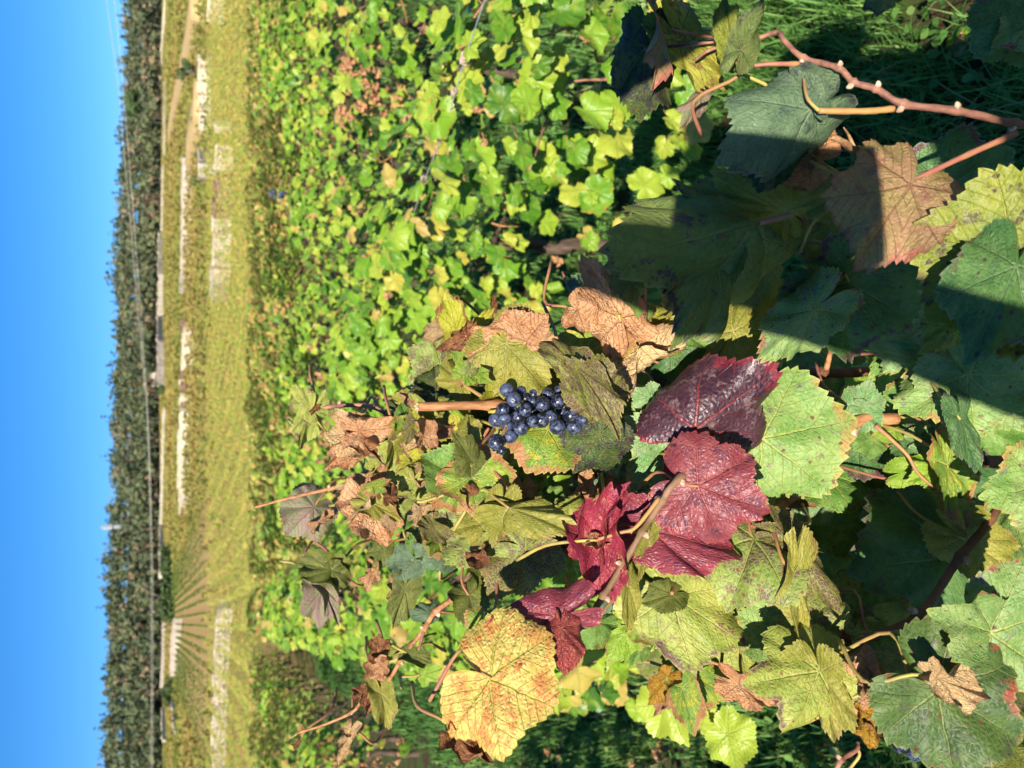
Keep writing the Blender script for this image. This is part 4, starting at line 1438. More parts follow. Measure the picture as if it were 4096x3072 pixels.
hero('green', 'C', 700, 690, 975, 670, .70, .0, 0, 1.1)
hero('dark_green', 'C', 640, 870, 990, 760, .72, .01, 0, 1.2)
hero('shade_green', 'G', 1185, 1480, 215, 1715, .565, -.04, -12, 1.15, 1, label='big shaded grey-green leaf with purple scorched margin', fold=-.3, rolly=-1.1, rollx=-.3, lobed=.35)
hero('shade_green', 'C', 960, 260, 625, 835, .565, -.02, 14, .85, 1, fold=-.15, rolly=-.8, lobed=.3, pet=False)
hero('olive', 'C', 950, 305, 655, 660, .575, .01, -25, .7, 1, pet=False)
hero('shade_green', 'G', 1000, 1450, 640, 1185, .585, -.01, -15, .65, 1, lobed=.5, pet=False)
hero('olive_dark', 'C', 380, 380, 215, 240, .63, 0, 0, 1.3)
hero('green', 'C', 420, 480, 180, 330, .65, .01, 30, .8)
hero('dark_green', 'C', 1130, 370, 840, 560, .74, 0, 0, 1.0)
hero('olive', 'C', 1045, 705, 1335, 190, .72, .0, 10, .75)
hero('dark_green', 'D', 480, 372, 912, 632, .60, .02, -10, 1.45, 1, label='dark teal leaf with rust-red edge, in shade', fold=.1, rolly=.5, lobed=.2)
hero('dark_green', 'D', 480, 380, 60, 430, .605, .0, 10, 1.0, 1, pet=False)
hero('green_rededge', 'C', 1600, 560, 1235, 890, .58, .02, 12, .85, 1, fold=-.2, rolly=-.7, label='green hanging leaf with dark red margin')
hero('green', 'C', 1330, 780, 1240, 900, .66, 0, 0, 1.0)
hero('olive', 'D', 520, 520, 370, 660, .595, -.01, 40, .5, 1, pet=False)
hero('red', 'E', 635, 185, 1020, 320, .595, -.01, 0, 1.35, label='large wine-red leaf with pale vein star', fold=-.05, rolly=-.5, rollx=-.35, lobed=.3)
hero('red_dark', 'E', 400, 420, 865, 560, .615, .005, 12, .75, label='lower lobe of dull red leaf, rolled under', rolly=.6)
hero('crimson', 'E', 120, 465, 190, 165, .60, -.01, 15, .9, label='crimson crumpled leaf, rolled lengthwise', rolly=1.5, crinkle=.03, fold=.2)
hero('crimson', 'E', 120, 465, 210, 790, .60, .0, -15, .95, label='pink-crimson leaf hanging below the red cane', rolly=1.2, crinkle=.03)
hero('crimson', 'E', 180, 330, 305, 160, .61, 0, 30, .7, rolly=.8)
hero('dry', 'E', 120, 470, 250, 470, .597, .01, 0, .75, rolly=1.2)
hero('olive', 'E', 380, 400, 260, 230, .63, 0, 0, 1.3)
hero('yellow', 'B', 1475, 1095, 1885, 1285, .545, -.01, 0, 1.85, label='large yellow leaf with red-brown blotches', fold=.02, rolly=-.35, rollx=-.3, wave=.035, lobed=0, teeth=.06)
hero('red_dark', 'B', 1900, 720, 1450, 900, .572, .0, 14, .7, label='dark red rolled leaf edge above the yellow leaf', lobed=-.6, fold=-.2, rolly=-.7, teeth=.04, crinkle=.012)
hero('red_glossy', 'B', 1925, 790, 1945, 1085, .562, -.01, -6, 1.15, label='glossy rust-red leaf beside the yellow leaf', lobed=-.5, fold=-.1, rolly=-.9, rollx=-.5, teeth=.05, crinkle=.018)
hero('dry_brown', 'B', 1270, 1460, 1510, 1630, .55, .0, 0, .7, rolly=1.3)
hero('green_yb', 'B', 1440, 760, 1400, 970, .64, 0, 0, 1.0)
hero('olive', 'B', 1450, 1050, 1370, 1130, .62, 0, 0, 1.2)
hero('mottle', 'A', 1150, 690, 945, 600, .72, 0, 0, 1.55, label='green and mauve mottled leaf at the top of the bunch vine')
hero('mottle_dark', 'A', 1120, 800, 960, 870, .715, 0, 10, 1.0)
hero('olive', 'A', 1275, 795, 1150, 690, .69, -.01, -10, 1.1, fold=-.2)
hero('dry', 'A', 1655, 565, 1800, 385, .655, -.01, 0, 1.65, label='flat tan dry leaf beside the grapes', fold=.05, rollx=-.2, rolly=-.3, crinkle=.03, lobed=.1)
hero('dry', 'A', 1590, 490, 1330, 660, .665, .0, 5, 1.0, rolly=.7)
hero('yellow_lime', 'A', 1600, 480, 1490, 420, .67, 0, 0, .9)
hero('dry_brown', 'A', 1310, 515, 1120, 600, .68, .0, 10, 1.0, rolly=1.2)
hero('yellow_lime', 'A', 1250, 480, 1175, 235, .70, -.01, 10, .75, label='bright yellow leaf with brown tip')
hero('yellow_lime', 'A', 1345, 495, 1485, 330, .70, 0, -20, .5, rolly=.9)
hero('dry_brown', 'A', 1470, 340, 1470, 265, .70, 0, 0, .9)
hero('dry_pale', 'A', 1140, 470, 1040, 540, .71, 0, 0, 1.0)
hero('olive', 'A', 1545, 560, 1790, 850, .66, -.008, 0, 1.15, label='olive leaf seen from below, veins raised, over the bunch')
hero('mottle_purple', 'A', 2090, 890, 1890, 640, .625, -.01, 8, 1.25, label='purple-brown mottled leaf curving over the bunch', fold=.1)
hero('mottle_purple', 'C', 0, 930, 300, 1475, .615, .0, 20, .4, rolly=-.8, pet=False)
hero('mottle_dark', 'J', 1750, 1060, 1400, 1560, .645, -.005, 0, 1.5, label='dark green and purple leaf below the bunch')
hero('green_yb', 'J', 1080, 1000, 800, 1560, .66, -.005, 0, 1.6, label='bright green leaf with rust spots below the bunch', lobed=.1)
hero('mottle', 'J', 300, 1180, 240, 1580, .675, 0, 0, 1.6)
hero('green_pale', 'J', 1800, 1250, 1950, 1600, .68, 0, 0, 1.3)
hero('green_spot', 'J', 1900, 120, 1820, 430, .675, 0, 0, 1.6)
hero('olive', 'J', 1560, 60, 1580, 350, .69, 0, 0, 1.0)
hero('green_pale', 'J', 500, 330, 390, 560, .70, 0, 0, 1.2)
hero('green_pale', 'J', 2110, 700, 2020, 900, .69, 0, 0, 1.4)
hero('green_yb', 'A', 1330, 1365, 1600, 1540, .665, -.01, 0, 1.25, label='green leaf with yellow and brown scorched edges', rolly=.5)
hero('dry_brown', 'A', 1330, 1490, 1440, 1600, .66, 0, 20, .9, rolly=1.0)
hero('green', 'A', 1245, 1370, 1030, 1240, .68, -.01, 0, 1.35)
hero('green_yb', 'A', 1260, 1400, 1090, 1570, .675, 0, 0, 1.0)
hero('olive_dark', 'A', 1330, 1260, 1215, 1090, .64, -.01, -25, .8, fold=.35)
hero('olive_dark', 'A', 1330, 1260, 1240, 1370, .645, 0, 15, 1.0, fold=.3)
hero('yellowgreen', 'A', 1060, 1260, 830, 1430, .71, 0, 0, 1.5, label='yellow-green leaf with torn holes')
hero('yellowgreen', 'A', 990, 1400, 970, 1555, .70, 0, 0, 1.4, lobed=.5)
hero('dry_pale', 'A', 640, 1110, 440, 1120, .715, 0, 0, 1.5, label='pale tan dry leaf on the upper shoot', rollx=.2, rolly=.4)
hero('dry', 'A', 650, 1160, 440, 1330, .72, 0, 10, .7)
hero('dry', 'A', 660, 1090, 885, 1070, .705, -.01, 0, 1.25, label='peach-coloured dry leaf curled beside the upper shoot', rollx=.5)
hero('dry_brown', 'A', 660, 1130, 800, 1260, .71, 0, 10, .9, rolly=.9)
hero('olive', 'A', 885, 1150, 815, 1350, .70, 0, 35, .55, fold=.4)
hero('yellowgreen', 'A', 372, 962, 250, 820, .735, 0, 0, .95, label='small yellow leaf at the very tip of the shoot', lobed=.2)
hero('yellowgreen', 'A', 372, 970, 312, 1195, .735, 0, 20, .7, label='second small yellow leaf at the shoot tip, hanging')
hero('dry_brown', 'A', 385, 965, 430, 930, .735, 0, 0, .8)
hero('dry', 'A', 1235, 1095, 1075, 1090, .685, 0, 0, .8, rolly=.8)
hero('dry', 'A', 1240, 1080, 1345, 1110, .685, 0, 0, 1.0)
hero('yellowbrown', 'A', 1210, 1160, 1020, 1235, .695, 0, 10, .6)
hero('olive', 'A', 1000, 960, 1290, 1010, .72, 0, 0, .6)
hero('mottle_dark', 'A', 880, 970, 1000, 1000, .73, 0, 0, 1.0)
hero('blue_green', 'A', 690, 1545, 795, 1350, .735, -.01, -20, .8)
hero('dry_pale', 'A', 690, 1380, 515, 1440, .74, 0, 10, .8)
hero('yellowgreen', 'A', 740, 1330, 820, 1300, .74, 0, 0, 1.4)
hero('dry', 'B', 740, 25, 850, 290, .72, -.01, 0, 1.2, label='crumpled tan leaf with an olive fold')
hero('olive', 'B', 750, 20, 960, 130, .712, 0, 15, .7)
hero('olive', 'B', 700, 50, 630, 190, .73, 0, 20, .6)
hero('grey_pink', 'B', 395, 45, 225, 220, .83, 0, 0, 1.3, label='soft grey-pink leaf at the end of the upper shoots')
hero('dry', 'B', 420, 140, 520, 60, .82, 0, 0, .7)
hero('mottle', 'B', 1480, 130, 1080, 160, .69, 0, 0, 1.15)
hero('olive', 'B', 1490, 130, 1250, 190, .68, -.005, 0, 1.2)
hero('olive', 'B', 1590, 40, 2042, 235, .625, -.01, 22, .75, label='large olive leaf folded to a point, veins pale', fold=-.35, rolly=-.7)
hero('olive', 'B', 1560, 30, 1500, 300, .64, 0, 0, .9)
hero('mottle_purple', 'B', 1690, 330, 1470, 590, .67, -.005, 0, 1.25, label='mauve mottled leaf with saw-toothed lower edge')
hero('mottle', 'B', 1700, 300, 1970, 440, .67, 0, 0, 1.0)
hero('lime', 'B', 1990, 420, 1880, 520, .69, 0, 0, 1.1)
hero('blue_green', 'B', 1010, 370, 830, 390, .74, 0, 0, 1.15)
hero('blue_green', 'B', 1250, 300, 1070, 420, .73, 0, 0, 1.1)
hero('olive', 'B', 1130, 270, 1050, 200, .74, 0, 0, .8)
hero('green', 'B', 1000, 270, 1050, 360, .74, 0, 0, .6)
hero('blue_green', 'B', 1110, 700, 950, 690, .745, 0, 0, .95)
hero('olive_dark', 'B', 960, 560, 880, 800, .74, 0, 10, .7, fold=.3)
hero('olive_dark', 'B', 830, 310, 740, 420, .76, 0, 0, 1.1)
hero('olive_dark', 'B', 505, 435, 265, 385, .80, 0, -10, .8)
hero('olive_dark', 'B', 505, 435, 585, 540, .80, 0, 0, 1.0)
hero('olive_dark', 'B', 500, 440, 380, 520, .80, 0, 10, .8)
hero('grey_pink', 'B', 440, 560, 420, 800, .82, 0, 0, .9, label='pale grey-mauve leaf hanging over the far green leaves')
hero('grey_pink', 'B', 460, 550, 550, 780, .815, 0, 20, .5)
hero('dry_pale', 'B', 900, 560, 890, 450, .75, 0, 0, 1.3)
hero('dry', 'B', 760, 430, 720, 570, .76, 0, 0, 1.1)
hero('olive_dark', 'B', 1350, 580, 1420, 760, .69, 0, 0, 1.1)
hero('dry_brown', 'B', 800, 940, 800, 830, .755, 0, 0, 1.1)
hero('dry', 'B', 820, 1010, 720, 1110, .755, 0, 0, 1.2, label='tan crumpled leaf on the lower shoot')
hero('dry_brown', 'B', 715, 1215, 630, 1160, .765, 0, 0, .9)
hero('dry_brown', 'B', 780, 1130, 720, 1330, .765, 0, 20, .7)
hero('dry_pale', 'B', 620, 1435, 550, 1640, .765, 0, 0, .75, label='pale dry leaf dangling from the end of the lower shoot', rolly=1.0)
hero('dry_brown', 'B', 600, 1440, 540, 1420, .768, 0, 0, 1.0)
hero('olive', 'B', 810, 1195, 860, 1425, .755, 0, 10, .65, label='narrow olive leaf hanging from the lower shoot', fold=.3)
hero('lime', 'B', 1080, 1080, 1195, 1040, .75, 0, 0, 1.0)
hero('olive_dark', 'B', 1000, 960, 1130, 1010, .745, 0, 10, .8)
hero('dry_brown', 'B', 300, 1500, 270, 1540, .78, 0, 0, 1.0)
hero('yellowgreen', 'B', 870, 960, 790, 990, .755, 0, 10, .7)
# below the red leaves
hero('mottle', 'E', 935, 465, 790, 850, .63, -.01, 0, 1.2, label='rust and green mottled leaf below the wine-red leaf', rolly=-.4)
hero('mottle_purple', 'F', 70, 470, 345, 860, .62, -.01, 12, .75, rolly=-.9, fold=-.2)
hero('mottle_purple', 'F', 20, 450, 260, 540, .625, 0, 20, .5, rolly=.8)
hero('mottle_dark', 'E', 1130, 560, 1090, 810, .63, 0, 40, .6)
hero('olive', 'F', 95, 640, 135, 1130, .60, 0, 45, .35, rolly=.6, fold=.2)
hero('yellowgreen', 'E', 505, 752, 905, 1035, .635, .0, 5, 1.1, label='broad pale yellow-green leaf, half in leaf shadow', fold=-.1)
hero('olive_dark', 'E', 505, 752, 340, 800, .63, 0, 0, 1.0)
hero('green_spot', 'E', 1050, 960, 850, 860, .645, 0, 0, 1.5, label='green leaf with mauve spots between olive leaves')
hero('mottle', 'F', 150, 880, 425, 985, .625, 0, 0, 1.25, label='crinkled green leaf with brown rolled tip')
hero('dry_brown', 'F', 330, 1010, 415, 970, .62, 0, 0, .9)
hero('yellowgreen', 'F', 228, 1150, -180, 1225, .585, -.005, 0, 1.5, label='yellow-green leaf with purple pointed lobes', lobed=.85, fold=.05, rollx=-.2)
hero('olive', 'F', 235, 1160, 305, 1530, .585, .0, -15, .6, fold=.3, pet=False)
hero('lime', 'E', 640, 1050, 390, 1000, .66, 0, 0, .9)
hero('green', 'E', 590, 1060, 450, 1180, .655, 0, 0, 1.2)
hero('green_yb', 'E', 640, 1190, 820, 1300, .645, 0, 0, 1.0)
hero('lime', 'E', 260, 950, 170, 1110, .68, 0, 0, 1.2)
hero('lime', 'E', 320, 900, 410, 1020, .675, 0, 0, 1.1)
hero('green', 'E', 120, 900, 60, 1040, .68, 0, 0, 1.2)
hero('dry_yellow', 'E', 480, 1190, 380, 1330, .64, 0, 0, 1.1, label='yellow and tan crumpled leaf over the dark grass')
hero('dry', 'E', 490, 1290, 410, 1390, .645, 0, 0, .7)
hero('green_yb', 'E', 560, 1240, 625, 1495, .635, .0, 0, .75, label='green leaf with tan patch pointing down over the grass', fold=.2)
hero('dry', 'E', 850, 1220, 1060, 1340, .63, 0, 0, .8)
hero('dry_brown', 'E', 880, 1210, 900, 1310, .635, 0, 0, .8)
hero('red_dark', 'E', 1120, 1290, 1260, 1410, .615, 0, 20, .6)
hero('green_pale', 'E', 390, 720, 320, 760, .70, 0, 0, 1.2)
hero('olive', 'E', 280, 700, 260, 950, .61, 0, 30, .35, fold=.4)
hero('olive', 'E', 380, 470, 330, 680, .61, 0, 20, .4, fold=.4)
hero('green_yb', 'E', 600, 600, 500, 660, .665, 0, 0, 1.2)
hero('green_yb', 'E', 620, 590, 640, 700, .66, 0, 0, 1.1)
hero('lime', 'E', 60, 560, 20, 660, .66, 0, 0, 1.2)
hero('olive_dark', 'E', 1080, 400, 910, 470, .64, 0, 0, .9)
hero('dry', 'F', 500, 1300, 470, 1010, .585, -.01, 0, 1.0, label='big tan and pink dry leaf hanging by the picture edge', rolly=.7, rollx=.3)
hero('dry', 'F', 480, 1230, 645, 1180, .58, 0, 0, 1.2, rolly=.4, crinkle=.03)
hero('dry_brown', 'F', 420, 1390, 600, 1370, .592, 0, 0, 1.2)
hero('dry_yellow', 'F', 500, 1385, 490, 1560, .585, -.005, 0, 1.3, label='golden yellow lower half of the dry leaf')
hero('dry_pale', 'F', 385, 1260, 290, 1250, .61, 0, 0, 1.0)
hero('dark_green', 'F', 965, 545, 370, 640, .70, .01, 0, 1.6, label='big deep green leaf in the shadow of the others')
hero('olive', 'F', 985, 460, 1260, 640, .66, 0, 0, .8)
hero('green_yb', 'F', 900, 80, 985, 440, .66, 0, 35, .5, fold=.4)
hero('lime', 'F', 890, 80, 680, 170, .69, 0, 0, .8)
hero('green_spot', 'F', 1420, 190, 1058, 250, .60, -.01, 0, 1.15, label='light green saw-toothed leaf at the right edge')
hero('green_rededge', 'F', 1115, 945, 790, 830, .53, -.01, 0, 1.0, label='green leaf with crimson margin at the right edge', lobed=.25, rolly=.3)
hero('green_rededge', 'F', 1115, 945, 1440, 1190, .53, -.005, 0, 1.9, label='wide green leaf with purple spots at the lower right', lobed=.1, pet=False)
hero('green_rededge', 'F', 1115, 945, 1290, 740, .535, .0, 0, 1.0, pet=False, lobed=.2)
hero('mottle', 'F', 830, 970, 1040, 990, .60, 0, 0, .6)
hero('dark_rededge', 'F', 845, 1245, 1290, 1520, .525, -.005, 0, 1.5, label='dark olive-green leaf with red toothed edge in the corner', lobed=.1, rollx=-.2)
hero('dry_pale', 'F', 845, 1190, 1120, 1290, .515, 0, 0, .75, rolly=1.1)
hero('mottle', 'F', 835, 1190, 715, 1170, .53, 0, 0, .8)
hero('dry_pale', 'F', 740, 1240, 615, 1440, .54, 0, 20, .5)
hero('yellowbrown', 'F', 720, 1350, 620, 1450, .58, 0, 0, 1.0)
hero('mottle', 'F', 560, 1100, 720, 1130, .62, 0, 0, .9)
hero('green', 'F', 560, 990, 640, 1060, .64, 0, 0, 1.4)
hero('green', 'F', 450, 1000, 530, 950, .66, 0, 0, 1.5)
hero('olive_dark', 'F', 660, 1180, 640, 1290, .64, 0, 0, 1.3)
hero('dark_rededge', 'F', 860, 1500, 900, 1700, .54, 0, 0, 1.2)
hero('green_spot', 'D', 1275, 985, 1330, 1440, .62, -.01, 10, 2.0, label='large crinkled green leaf with red lower margin', lobed=.1, crinkle=.02)
hero('green_rededge', 'D', 1280, 990, 1690, 1380, .61, 0, 0, 1.2, pet=False)
hero('dark_green', 'D', 1230, 1275, 1330, 1650, .60, 0, 30, .55, fold=.3)
hero('green_pale', 'D', 560, 1230, 640, 1010, .70, 0, 0, 1.1)
hero('green_pale', 'D', 570, 1220, 690, 1300, .70, 0, 0, .9)
hero('green_pale', 'D', 990, 650, 430, 790, .66, 0, 0, 1.0, label='grey-green leaf half in shade with fine teeth')
hero('green', 'D', 1000, 660, 620, 1010, .67, 0, 10, .8, pet=False)
hero('green_pale', 'D', 880, 870, 1240, 980, .65, 0, 20, .4)
hero('green', 'D', 640, 1420, 520, 1500, .72, 0, 0, 1.5)
hero('lime', 'D', 780, 1340, 640, 1400, .71, 0, 0, 1.2)
hero('green_pale', 'D', 970, 1430, 1130, 1400, .70, 0, 0, 1.2)
hero('dark_green', 'D', 970, 1430, 930, 1620, .70, 0, 0, 1.6)
hero('lime', 'D', 860, 1640, 1080, 1600, .70, 0, 0, .9)
# the shaded vine
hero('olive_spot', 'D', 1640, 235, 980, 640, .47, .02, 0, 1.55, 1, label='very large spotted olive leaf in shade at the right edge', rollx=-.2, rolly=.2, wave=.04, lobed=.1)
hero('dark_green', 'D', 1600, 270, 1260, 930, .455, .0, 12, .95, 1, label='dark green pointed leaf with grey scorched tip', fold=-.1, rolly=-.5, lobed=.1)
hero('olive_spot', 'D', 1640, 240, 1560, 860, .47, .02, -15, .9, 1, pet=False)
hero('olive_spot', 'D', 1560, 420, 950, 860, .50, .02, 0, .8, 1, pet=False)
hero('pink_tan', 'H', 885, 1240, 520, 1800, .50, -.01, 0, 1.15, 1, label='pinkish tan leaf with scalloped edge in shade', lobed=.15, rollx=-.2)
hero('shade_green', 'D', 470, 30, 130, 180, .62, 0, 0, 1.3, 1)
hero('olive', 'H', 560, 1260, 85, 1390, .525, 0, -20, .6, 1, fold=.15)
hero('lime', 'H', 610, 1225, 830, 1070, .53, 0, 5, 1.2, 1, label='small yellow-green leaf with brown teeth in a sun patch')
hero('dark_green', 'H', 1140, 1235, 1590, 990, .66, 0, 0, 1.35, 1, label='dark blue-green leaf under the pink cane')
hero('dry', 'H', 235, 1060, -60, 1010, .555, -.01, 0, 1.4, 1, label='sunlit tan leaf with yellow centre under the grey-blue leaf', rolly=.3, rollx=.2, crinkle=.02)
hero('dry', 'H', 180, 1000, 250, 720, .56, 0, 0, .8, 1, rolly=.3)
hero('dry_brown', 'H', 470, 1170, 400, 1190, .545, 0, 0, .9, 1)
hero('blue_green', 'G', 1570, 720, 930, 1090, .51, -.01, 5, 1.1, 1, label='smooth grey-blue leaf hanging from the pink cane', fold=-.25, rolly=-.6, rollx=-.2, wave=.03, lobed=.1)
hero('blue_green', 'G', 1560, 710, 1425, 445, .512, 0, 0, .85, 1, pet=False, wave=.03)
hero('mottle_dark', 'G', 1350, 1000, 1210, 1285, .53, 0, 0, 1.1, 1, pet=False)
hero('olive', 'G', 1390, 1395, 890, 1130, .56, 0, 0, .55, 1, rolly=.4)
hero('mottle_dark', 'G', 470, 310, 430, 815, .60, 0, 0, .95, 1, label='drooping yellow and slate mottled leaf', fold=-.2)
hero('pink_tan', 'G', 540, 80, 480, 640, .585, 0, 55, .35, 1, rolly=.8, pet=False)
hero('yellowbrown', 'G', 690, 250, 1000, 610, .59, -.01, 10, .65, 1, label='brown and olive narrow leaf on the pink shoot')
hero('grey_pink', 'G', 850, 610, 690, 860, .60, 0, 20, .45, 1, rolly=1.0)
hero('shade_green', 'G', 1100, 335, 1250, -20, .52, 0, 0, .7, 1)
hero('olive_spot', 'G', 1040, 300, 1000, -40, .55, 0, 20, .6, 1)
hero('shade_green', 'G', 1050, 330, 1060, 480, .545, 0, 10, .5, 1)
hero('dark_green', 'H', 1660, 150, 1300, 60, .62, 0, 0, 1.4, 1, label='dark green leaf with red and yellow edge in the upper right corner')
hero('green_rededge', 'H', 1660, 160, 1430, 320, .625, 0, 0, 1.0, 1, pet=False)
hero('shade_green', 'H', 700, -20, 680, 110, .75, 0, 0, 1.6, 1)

# leaves deeper in the two front vines, filling the depth of the hedge
POLY = [(930, 800), (1080, 760), (1230, 690), (1350, 600), (1480, 680), (1700, 740), (1900, 830), (2230, 760), (2230, 1640), (2080, 1560), (1960, 1470), (1800, 1440), (1500, 1460), (1420, 1390), (1320, 1350), (1300, 1230), (1080, 1200), (930, 1110), (860, 1120), (820, 1030), (900, 900)]


def inside(x, y):
    c = False
    j = len(POLY) - 1
    for i in range(len(POLY)):
        xi, yi = POLY[i]
        xj, yj = POLY[j]
        if (yi > y) != (yj > y) and x < (xj - xi) * (y - yi) / (yj - yi) + xi:
            c = not c
        j = i
    return c


fk = ['green', 'green_pale', 'olive_dark', 'green_spot', 'mottle', 'dark_green', 'lime', 'blue_green', 'yellowgreen', 'olive']
g = np.random.default_rng(77)
cnt = 0
while cnt < 170:
    x, y = g.uniform(820, 2230), g.uniform(580, 1659)
    if not inside(x, y):
        continue
    d = g.uniform(.735, 1.02)
    a = g.uniform(-1.9, 1.9)
    r = g.uniform(75, 125) * .72 / d
    cx, cy = x * 1.8517, y * 1.8517
    hero(fk[g.integers(0, len(fk))], 'P', cx, cy, cx + r * 2.1 * math.cos(a), cy + r * 2.1 * math.sin(a), d, g.uniform(-.03, .03), g.uniform(-45, 45), g.uniform(1.1, 1.5), 0 if y > 900 else 1,
         N=94, rings=(.2, .45, .7, .88, 1.0), pet=bool(g.uniform() < .4))
    cnt += 1

BOXES = [([(960, 760), (1200, 740), (1300, 760), (1010, 900), (1010, 1080), (1180, 1120), (1060, 1220), (900, 1170), (780, 1090), (850, 980), (880, 870)], 60, (.655, .72), (26, 52), ['mottle', 'dry', 'dry', 'yellowgreen', 'olive', 'dry_brown', 'lime', 'dry_pale', 'green_yb', 'mottle_purple', 'yellow_lime']),
         ([(930, 770), (1200, 750), (1330, 720), (1330, 1200), (1050, 1240), (880, 1200), (760, 1110), (830, 980), (880, 870)], 120, (.69, .80), (34, 72), ['mottle', 'dry', 'yellowgreen', 'olive', 'green', 'dry_brown', 'lime', 'olive_dark', 'dry_pale', 'green_yb', 'mottle_purple']),
         ([(1260, 1130), (1500, 1230), (1800, 1240), (1960, 1300), (1950, 1440), (1800, 1440), (1500, 1450), (1330, 1380)], 60, (.65, .74), (50, 90), ['green', 'lime', 'yellowgreen', 'mottle', 'green_yb', 'olive', 'dry'])]
for POLY, nn_, dr, sr, kinds in BOXES:
    cnt = 0
    while cnt < nn_:
        x, y = g.uniform(700, 2230), g.uniform(580, 1659)
        if not inside(x, y):
            continue
        d = g.uniform(*dr)
        a = g.uniform(-2.4, 2.4)
        r = g.uniform(*sr) * 1.85
        cx, cy = x * 1.8517, y * 1.8517
        hero(kinds[g.integers(0, len(kinds))], 'P', cx, cy, cx + r * math.cos(a), cy + r * math.sin(a), d, g.uniform(-.02, .02), g.uniform(-40, 40), g.uniform(.7, 1.4), 0,
             N=94, rings=(.2, .45, .7, .88, 1.0), pet=False)
        cnt += 1

# ------------------------------------------------------------------ the bunch
def grape_mat():
    mt = bpy.data.materials.new('grape_skin')
    n = NT(mt)
    tc = n.new('ShaderNodeTexCoord')
    oi = n.new('ShaderNodeObjectInfo')
    v = n.vm('ADD', tc.outputs['Object'], n.vm('SCALE', (23.0, 9.0, 5.0), oi.outputs['Random']))
    b = n.noise(v, 1.6, 6.0, 0.7)
    fine = n.noise(v, 9.0, 4.0, 0.7)
    bloom = n.mr(n.m('ADD', b, n.m('MULTIPLY', n.m('SUBTRACT', fine, 0.5), 0.4)), n.m('ADD', 0.3, n.m('MULTIPLY', oi.outputs['Random'], 0.2)), 0.62)
    col = n.mix(bloom, (0.008, 0.008, 0.014, 1), (0.075, 0.098, 0.185, 1))
    n.finish(col, n.mr(bloom, 0, 1, 0.25, 0.6), 0.5, n.bump(fine, 0.0002, 0.5))
    return mt


GRAPE = grape_mat()
V, F = [], []
nu, nv = 24, 14
for j in range(nv + 1):
    ph = math.pi * j / nv
    for i in range(nu):
        th = 2 * math.pi * i / nu
        r = 1 - .1 * math.exp(-(ph / .12) ** 2)
        V.append([r * math.sin(ph) * math.cos(th), r * math.sin(ph) * math.sin(th), r * math.cos(ph) * 1.03])
for j in range(nv):
    for i in range(nu):
        a, b = j * nu + i, j * nu + (i + 1) % nu
        F.append([a, a + nu, b + nu, b])
GM = mesh('grape', V, F, GRAPE)
STEM = plain_mat('grape_stem', sc(190, 180, 80), sc(150, 120, 60), 60, 0.6, 0.3, 0.0004)
cj = P('J', 250, 900, .66)
st = [tube(spline([P('J', 200, 885, .675) - VB[0], P('J', 330, 930, .655) - VB[0], P('J', 540, 1030, .648) - VB[0], P('J', 560, 1080, .655) - VB[0]], 5), .0013, 7),
      tube(spline([P('J', 330, 780, .665) - VB[0], P('J', 650, 760, .658) - VB[0], P('J', 1200, 790, .658) - VB[0], P('J', 1560, 800, .658) - VB[0]], 6), .0016, 7)]
GR = [(560, 505, 90, 2), (650, 625, 97, 0), (800, 610, 62, 4), (515, 750, 88, 0), (795, 757, 88, -1), (420, 885, 90, 2), (530, 865, 85, 0), (570, 950, 80, 3), (710, 850, 92, 0), (735, 985, 98, 2), (890, 900, 80, 1),
      (1010, 680, 100, -2), (885, 650, 62, 3), (1000, 890, 98, 3), (1115, 840, 87, -1), (1215, 650, 97, -1), (1085, 560, 85, 3), (1215, 510, 62, 5), (1345, 575, 80, 3), (1390, 690, 80, 0), (1370, 830, 104, 0),
      (1535, 710, 92, 0), (1470, 590, 62, 4), (1615, 770, 70, 5), (1525, 875, 76, 1), (1200, 970, 104, 2), (1410, 970, 98, 3), (430, 1165, 108, -1), (600, 1090, 90, 2), (500, 1270, 55, 5),
      (900, 555, 66, 5), (740, 530, 72, 6), (1300, 900, 80, 7), (650, 1000, 80, 7), (900, 780, 80, 9), (1250, 790, 80, 10), (620, 760, 80, 9), (1460, 790, 80, 9)]
for (x, y, r, dz) in GR[::3]:
    st.append(tube(np.array([P('J', x, y, .64 + dz * .002) - VB[0], P('J', x * .8 + 180, 790, .66) - VB[0]]), .0007, 5))
v, f = join(st)
bunch = obj('grape_cluster', mesh('grape_cluster', v, f, STEM), vine[0], label='ripe blue-black grape bunch with pale bloom')
for (x, y, r, dz) in GR:
    d = .637 + dz * .0022
    p = P('J', x, y, d) - VB[0]
    o = obj('grape', GM, bunch)
    s_ = r / 3.16 / FPX * d
    o.matrix_basis = Matrix.Translation(Vector(p)) @ Matrix.Rotation(random.uniform(0, 6), 4, Vector((random.gauss(0, 1), random.gauss(0, 1), random.gauss(0, 1))).normalized()) @ Matrix.Scale(s_, 4)
p = P('K', 440, 1450, .55)
o = obj('grape', GM, vine[0], M=Matrix.Translation(Vector(p - VB[0])) @ Matrix.Scale(.0065, 4), label='single purple grape half hidden under the dark leaf in the corner')
p = P('K', 560, 1530, .56)
obj('grape', GM, vine[0], M=Matrix.Translation(Vector(p - VB[0])) @ Matrix.Scale(.0058, 4))
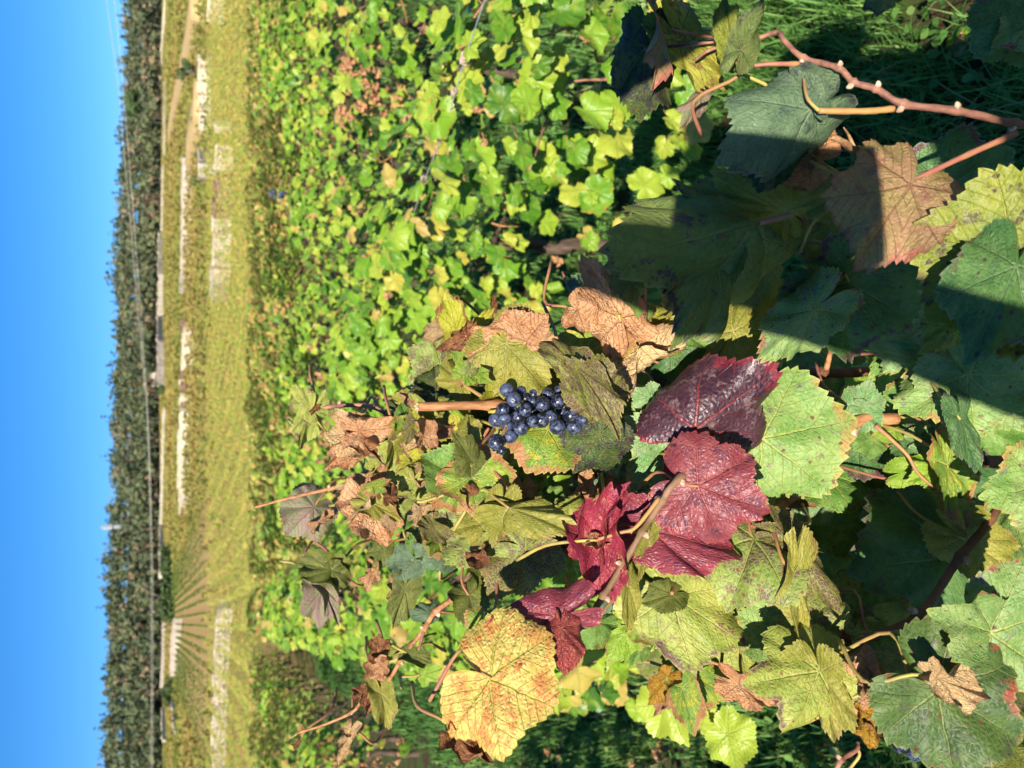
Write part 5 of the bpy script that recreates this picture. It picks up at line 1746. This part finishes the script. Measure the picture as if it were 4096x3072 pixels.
# a second bunch far down the rows, dark blue against the leaves
c0 = P('R', 165, 1170, 6.6)
b2 = thing('grape_cluster', c0, 'small dark blue grape bunch far off among the green leaves', 'grape bunch')
v, f = tube([[0, 0, .09], [0, 0, -.05]], .004, 6)
obj('stem', mesh('stem', v, f, STEM), b2)
for k in range(26):
    a = random.uniform(0, 6.28)
    zz = random.uniform(-.07, .06)
    r = .035 * (1 - abs(zz) / .11)
    obj('grape', GM, b2, M=Matrix.Translation((math.cos(a) * r, math.sin(a) * r, zz)) @ Matrix.Scale(.014, 4))

# ------------------------------------------------------------------ the photographer, whose shadow lies on the leaves
def photographer():
    base = Vector((.11, -.45, 0))
    J = {'pel': (0, 0, .98), 'sp': (0, .0, 1.2), 'ch': (0, .01, 1.42), 'nk': (0, .02, 1.56), 'hd': (0, .05, 1.66), 'tp': (0, .06, 1.79),
         'lh': (-.1, 0, .92), 'lk': (-.12, .02, .5), 'la': (-.13, -.02, .08), 'lt': (-.15, .16, .03), 'rh': (.1, 0, .92), 'rk': (.12, .02, .5), 'ra': (.13, -.02, .08), 'rt': (.15, .16, .03),
         'ls': (-.2, .0, 1.46), 'le': (-.29, .14, 1.24), 'lw': (-.17, .36, 1.46), 'lp': (-.15, .43, 1.55), 'rs': (.2, .0, 1.46), 're': (.27, .14, 1.24), 'rw': (.07, .36, 1.46), 'rp': (.0, .43, 1.55)}
    rad = {'pel': .16, 'sp': .15, 'ch': .17, 'nk': .06, 'hd': .085, 'tp': .075, 'lh': .1, 'lk': .065, 'la': .045, 'lt': .04, 'rh': .1, 'rk': .065, 'ra': .045, 'rt': .04,
           'ls': .07, 'le': .048, 'lw': .033, 'lp': .03, 'rs': .07, 're': .048, 'rw': .033, 'rp': .03}
    ed = ['pel sp', 'sp ch', 'ch nk', 'nk hd', 'hd tp', 'pel lh', 'lh lk', 'lk la', 'la lt', 'pel rh', 'rh rk', 'rk ra', 'ra rt', 'ch ls', 'ls le', 'le lw', 'lw lp', 'ch rs', 'rs re', 're rw', 'rw rp']
    names = list(J)
    # fingers closing round the phone
    for sd, hp in (('l', J['lp']), ('r', J['rp'])):
        s = -1 if sd == 'l' else 1
        for k in range(4):
            a, b = '%sf%da' % (sd, k), '%sf%db' % (sd, k)
            J[a] = (hp[0] + s * .012, hp[1] + .03, hp[2] + .035 - .019 * k)
            J[b] = (hp[0] - s * .02, hp[1] + .045, hp[2] + .038 - .019 * k)
            rad[a], rad[b] = .009, .008
            ed += ['%sp %s' % (sd, a), '%s %s' % (a, b)]
        J[sd + 'th'] = (hp[0] - s * .03, hp[1] - .005, hp[2] + .03)
        rad[sd + 'th'] = .01
        ed.append('%sp %sth' % (sd, sd))
    names = list(J)
    me = bpy.data.meshes.new('person')
    me.from_pydata([J[n] for n in names], [tuple(names.index(q) for q in e.split()) for e in ed], [])
    o = bpy.data.objects.new('person', me)
    COL.objects.link(o)
    o.location = base
    o.scale = (1.12, 1.0, 1.1)
    md = o.modifiers.new('skin', 'SKIN')
    for i, n in enumerate(names):
        sv = me.skin_vertices[0].data[i]
        sv.radius = (rad[n], rad[n])
        sv.use_root = (n == 'pel')
    md.use_smooth_shade = True
    o.modifiers.new('sub', 'SUBSURF').levels = 1
    o.modifiers['sub'].render_levels = 1
    me.materials.append(plain_mat('jacket_cloth', (0.03, 0.035, 0.05, 1), (0.05, 0.055, 0.07, 1), 20, 0.9, 0.1, 0.002))
    o['label'] = 'photographer in dark clothes holding up a phone, seen only as a shadow on the leaves'
    o['category'] = 'person'
    ph = np.array([0.0, -.045, 1.62])
    v = [ph + np.array([i * .038, j * .004, k * .078 - .02]) for i in (-1, 1) for j in (-1, 1) for k in (-1, 1)]
    p = obj('phone', mesh('phone', np.array(v) - ph, [[0, 1, 3, 2], [4, 6, 7, 5], [0, 4, 5, 1], [2, 3, 7, 6], [1, 5, 7, 3], [0, 2, 6, 4]], plain_mat('phone_black', (0.01, 0.01, 0.012, 1), (0.015, 0.015, 0.018, 1), 5, 0.3, 0.5, 0), smooth_=False), loc=ph)
    p['label'] = 'black phone held up by the photographer, its shadow on the leaves'
    p['category'] = 'phone'


photographer()
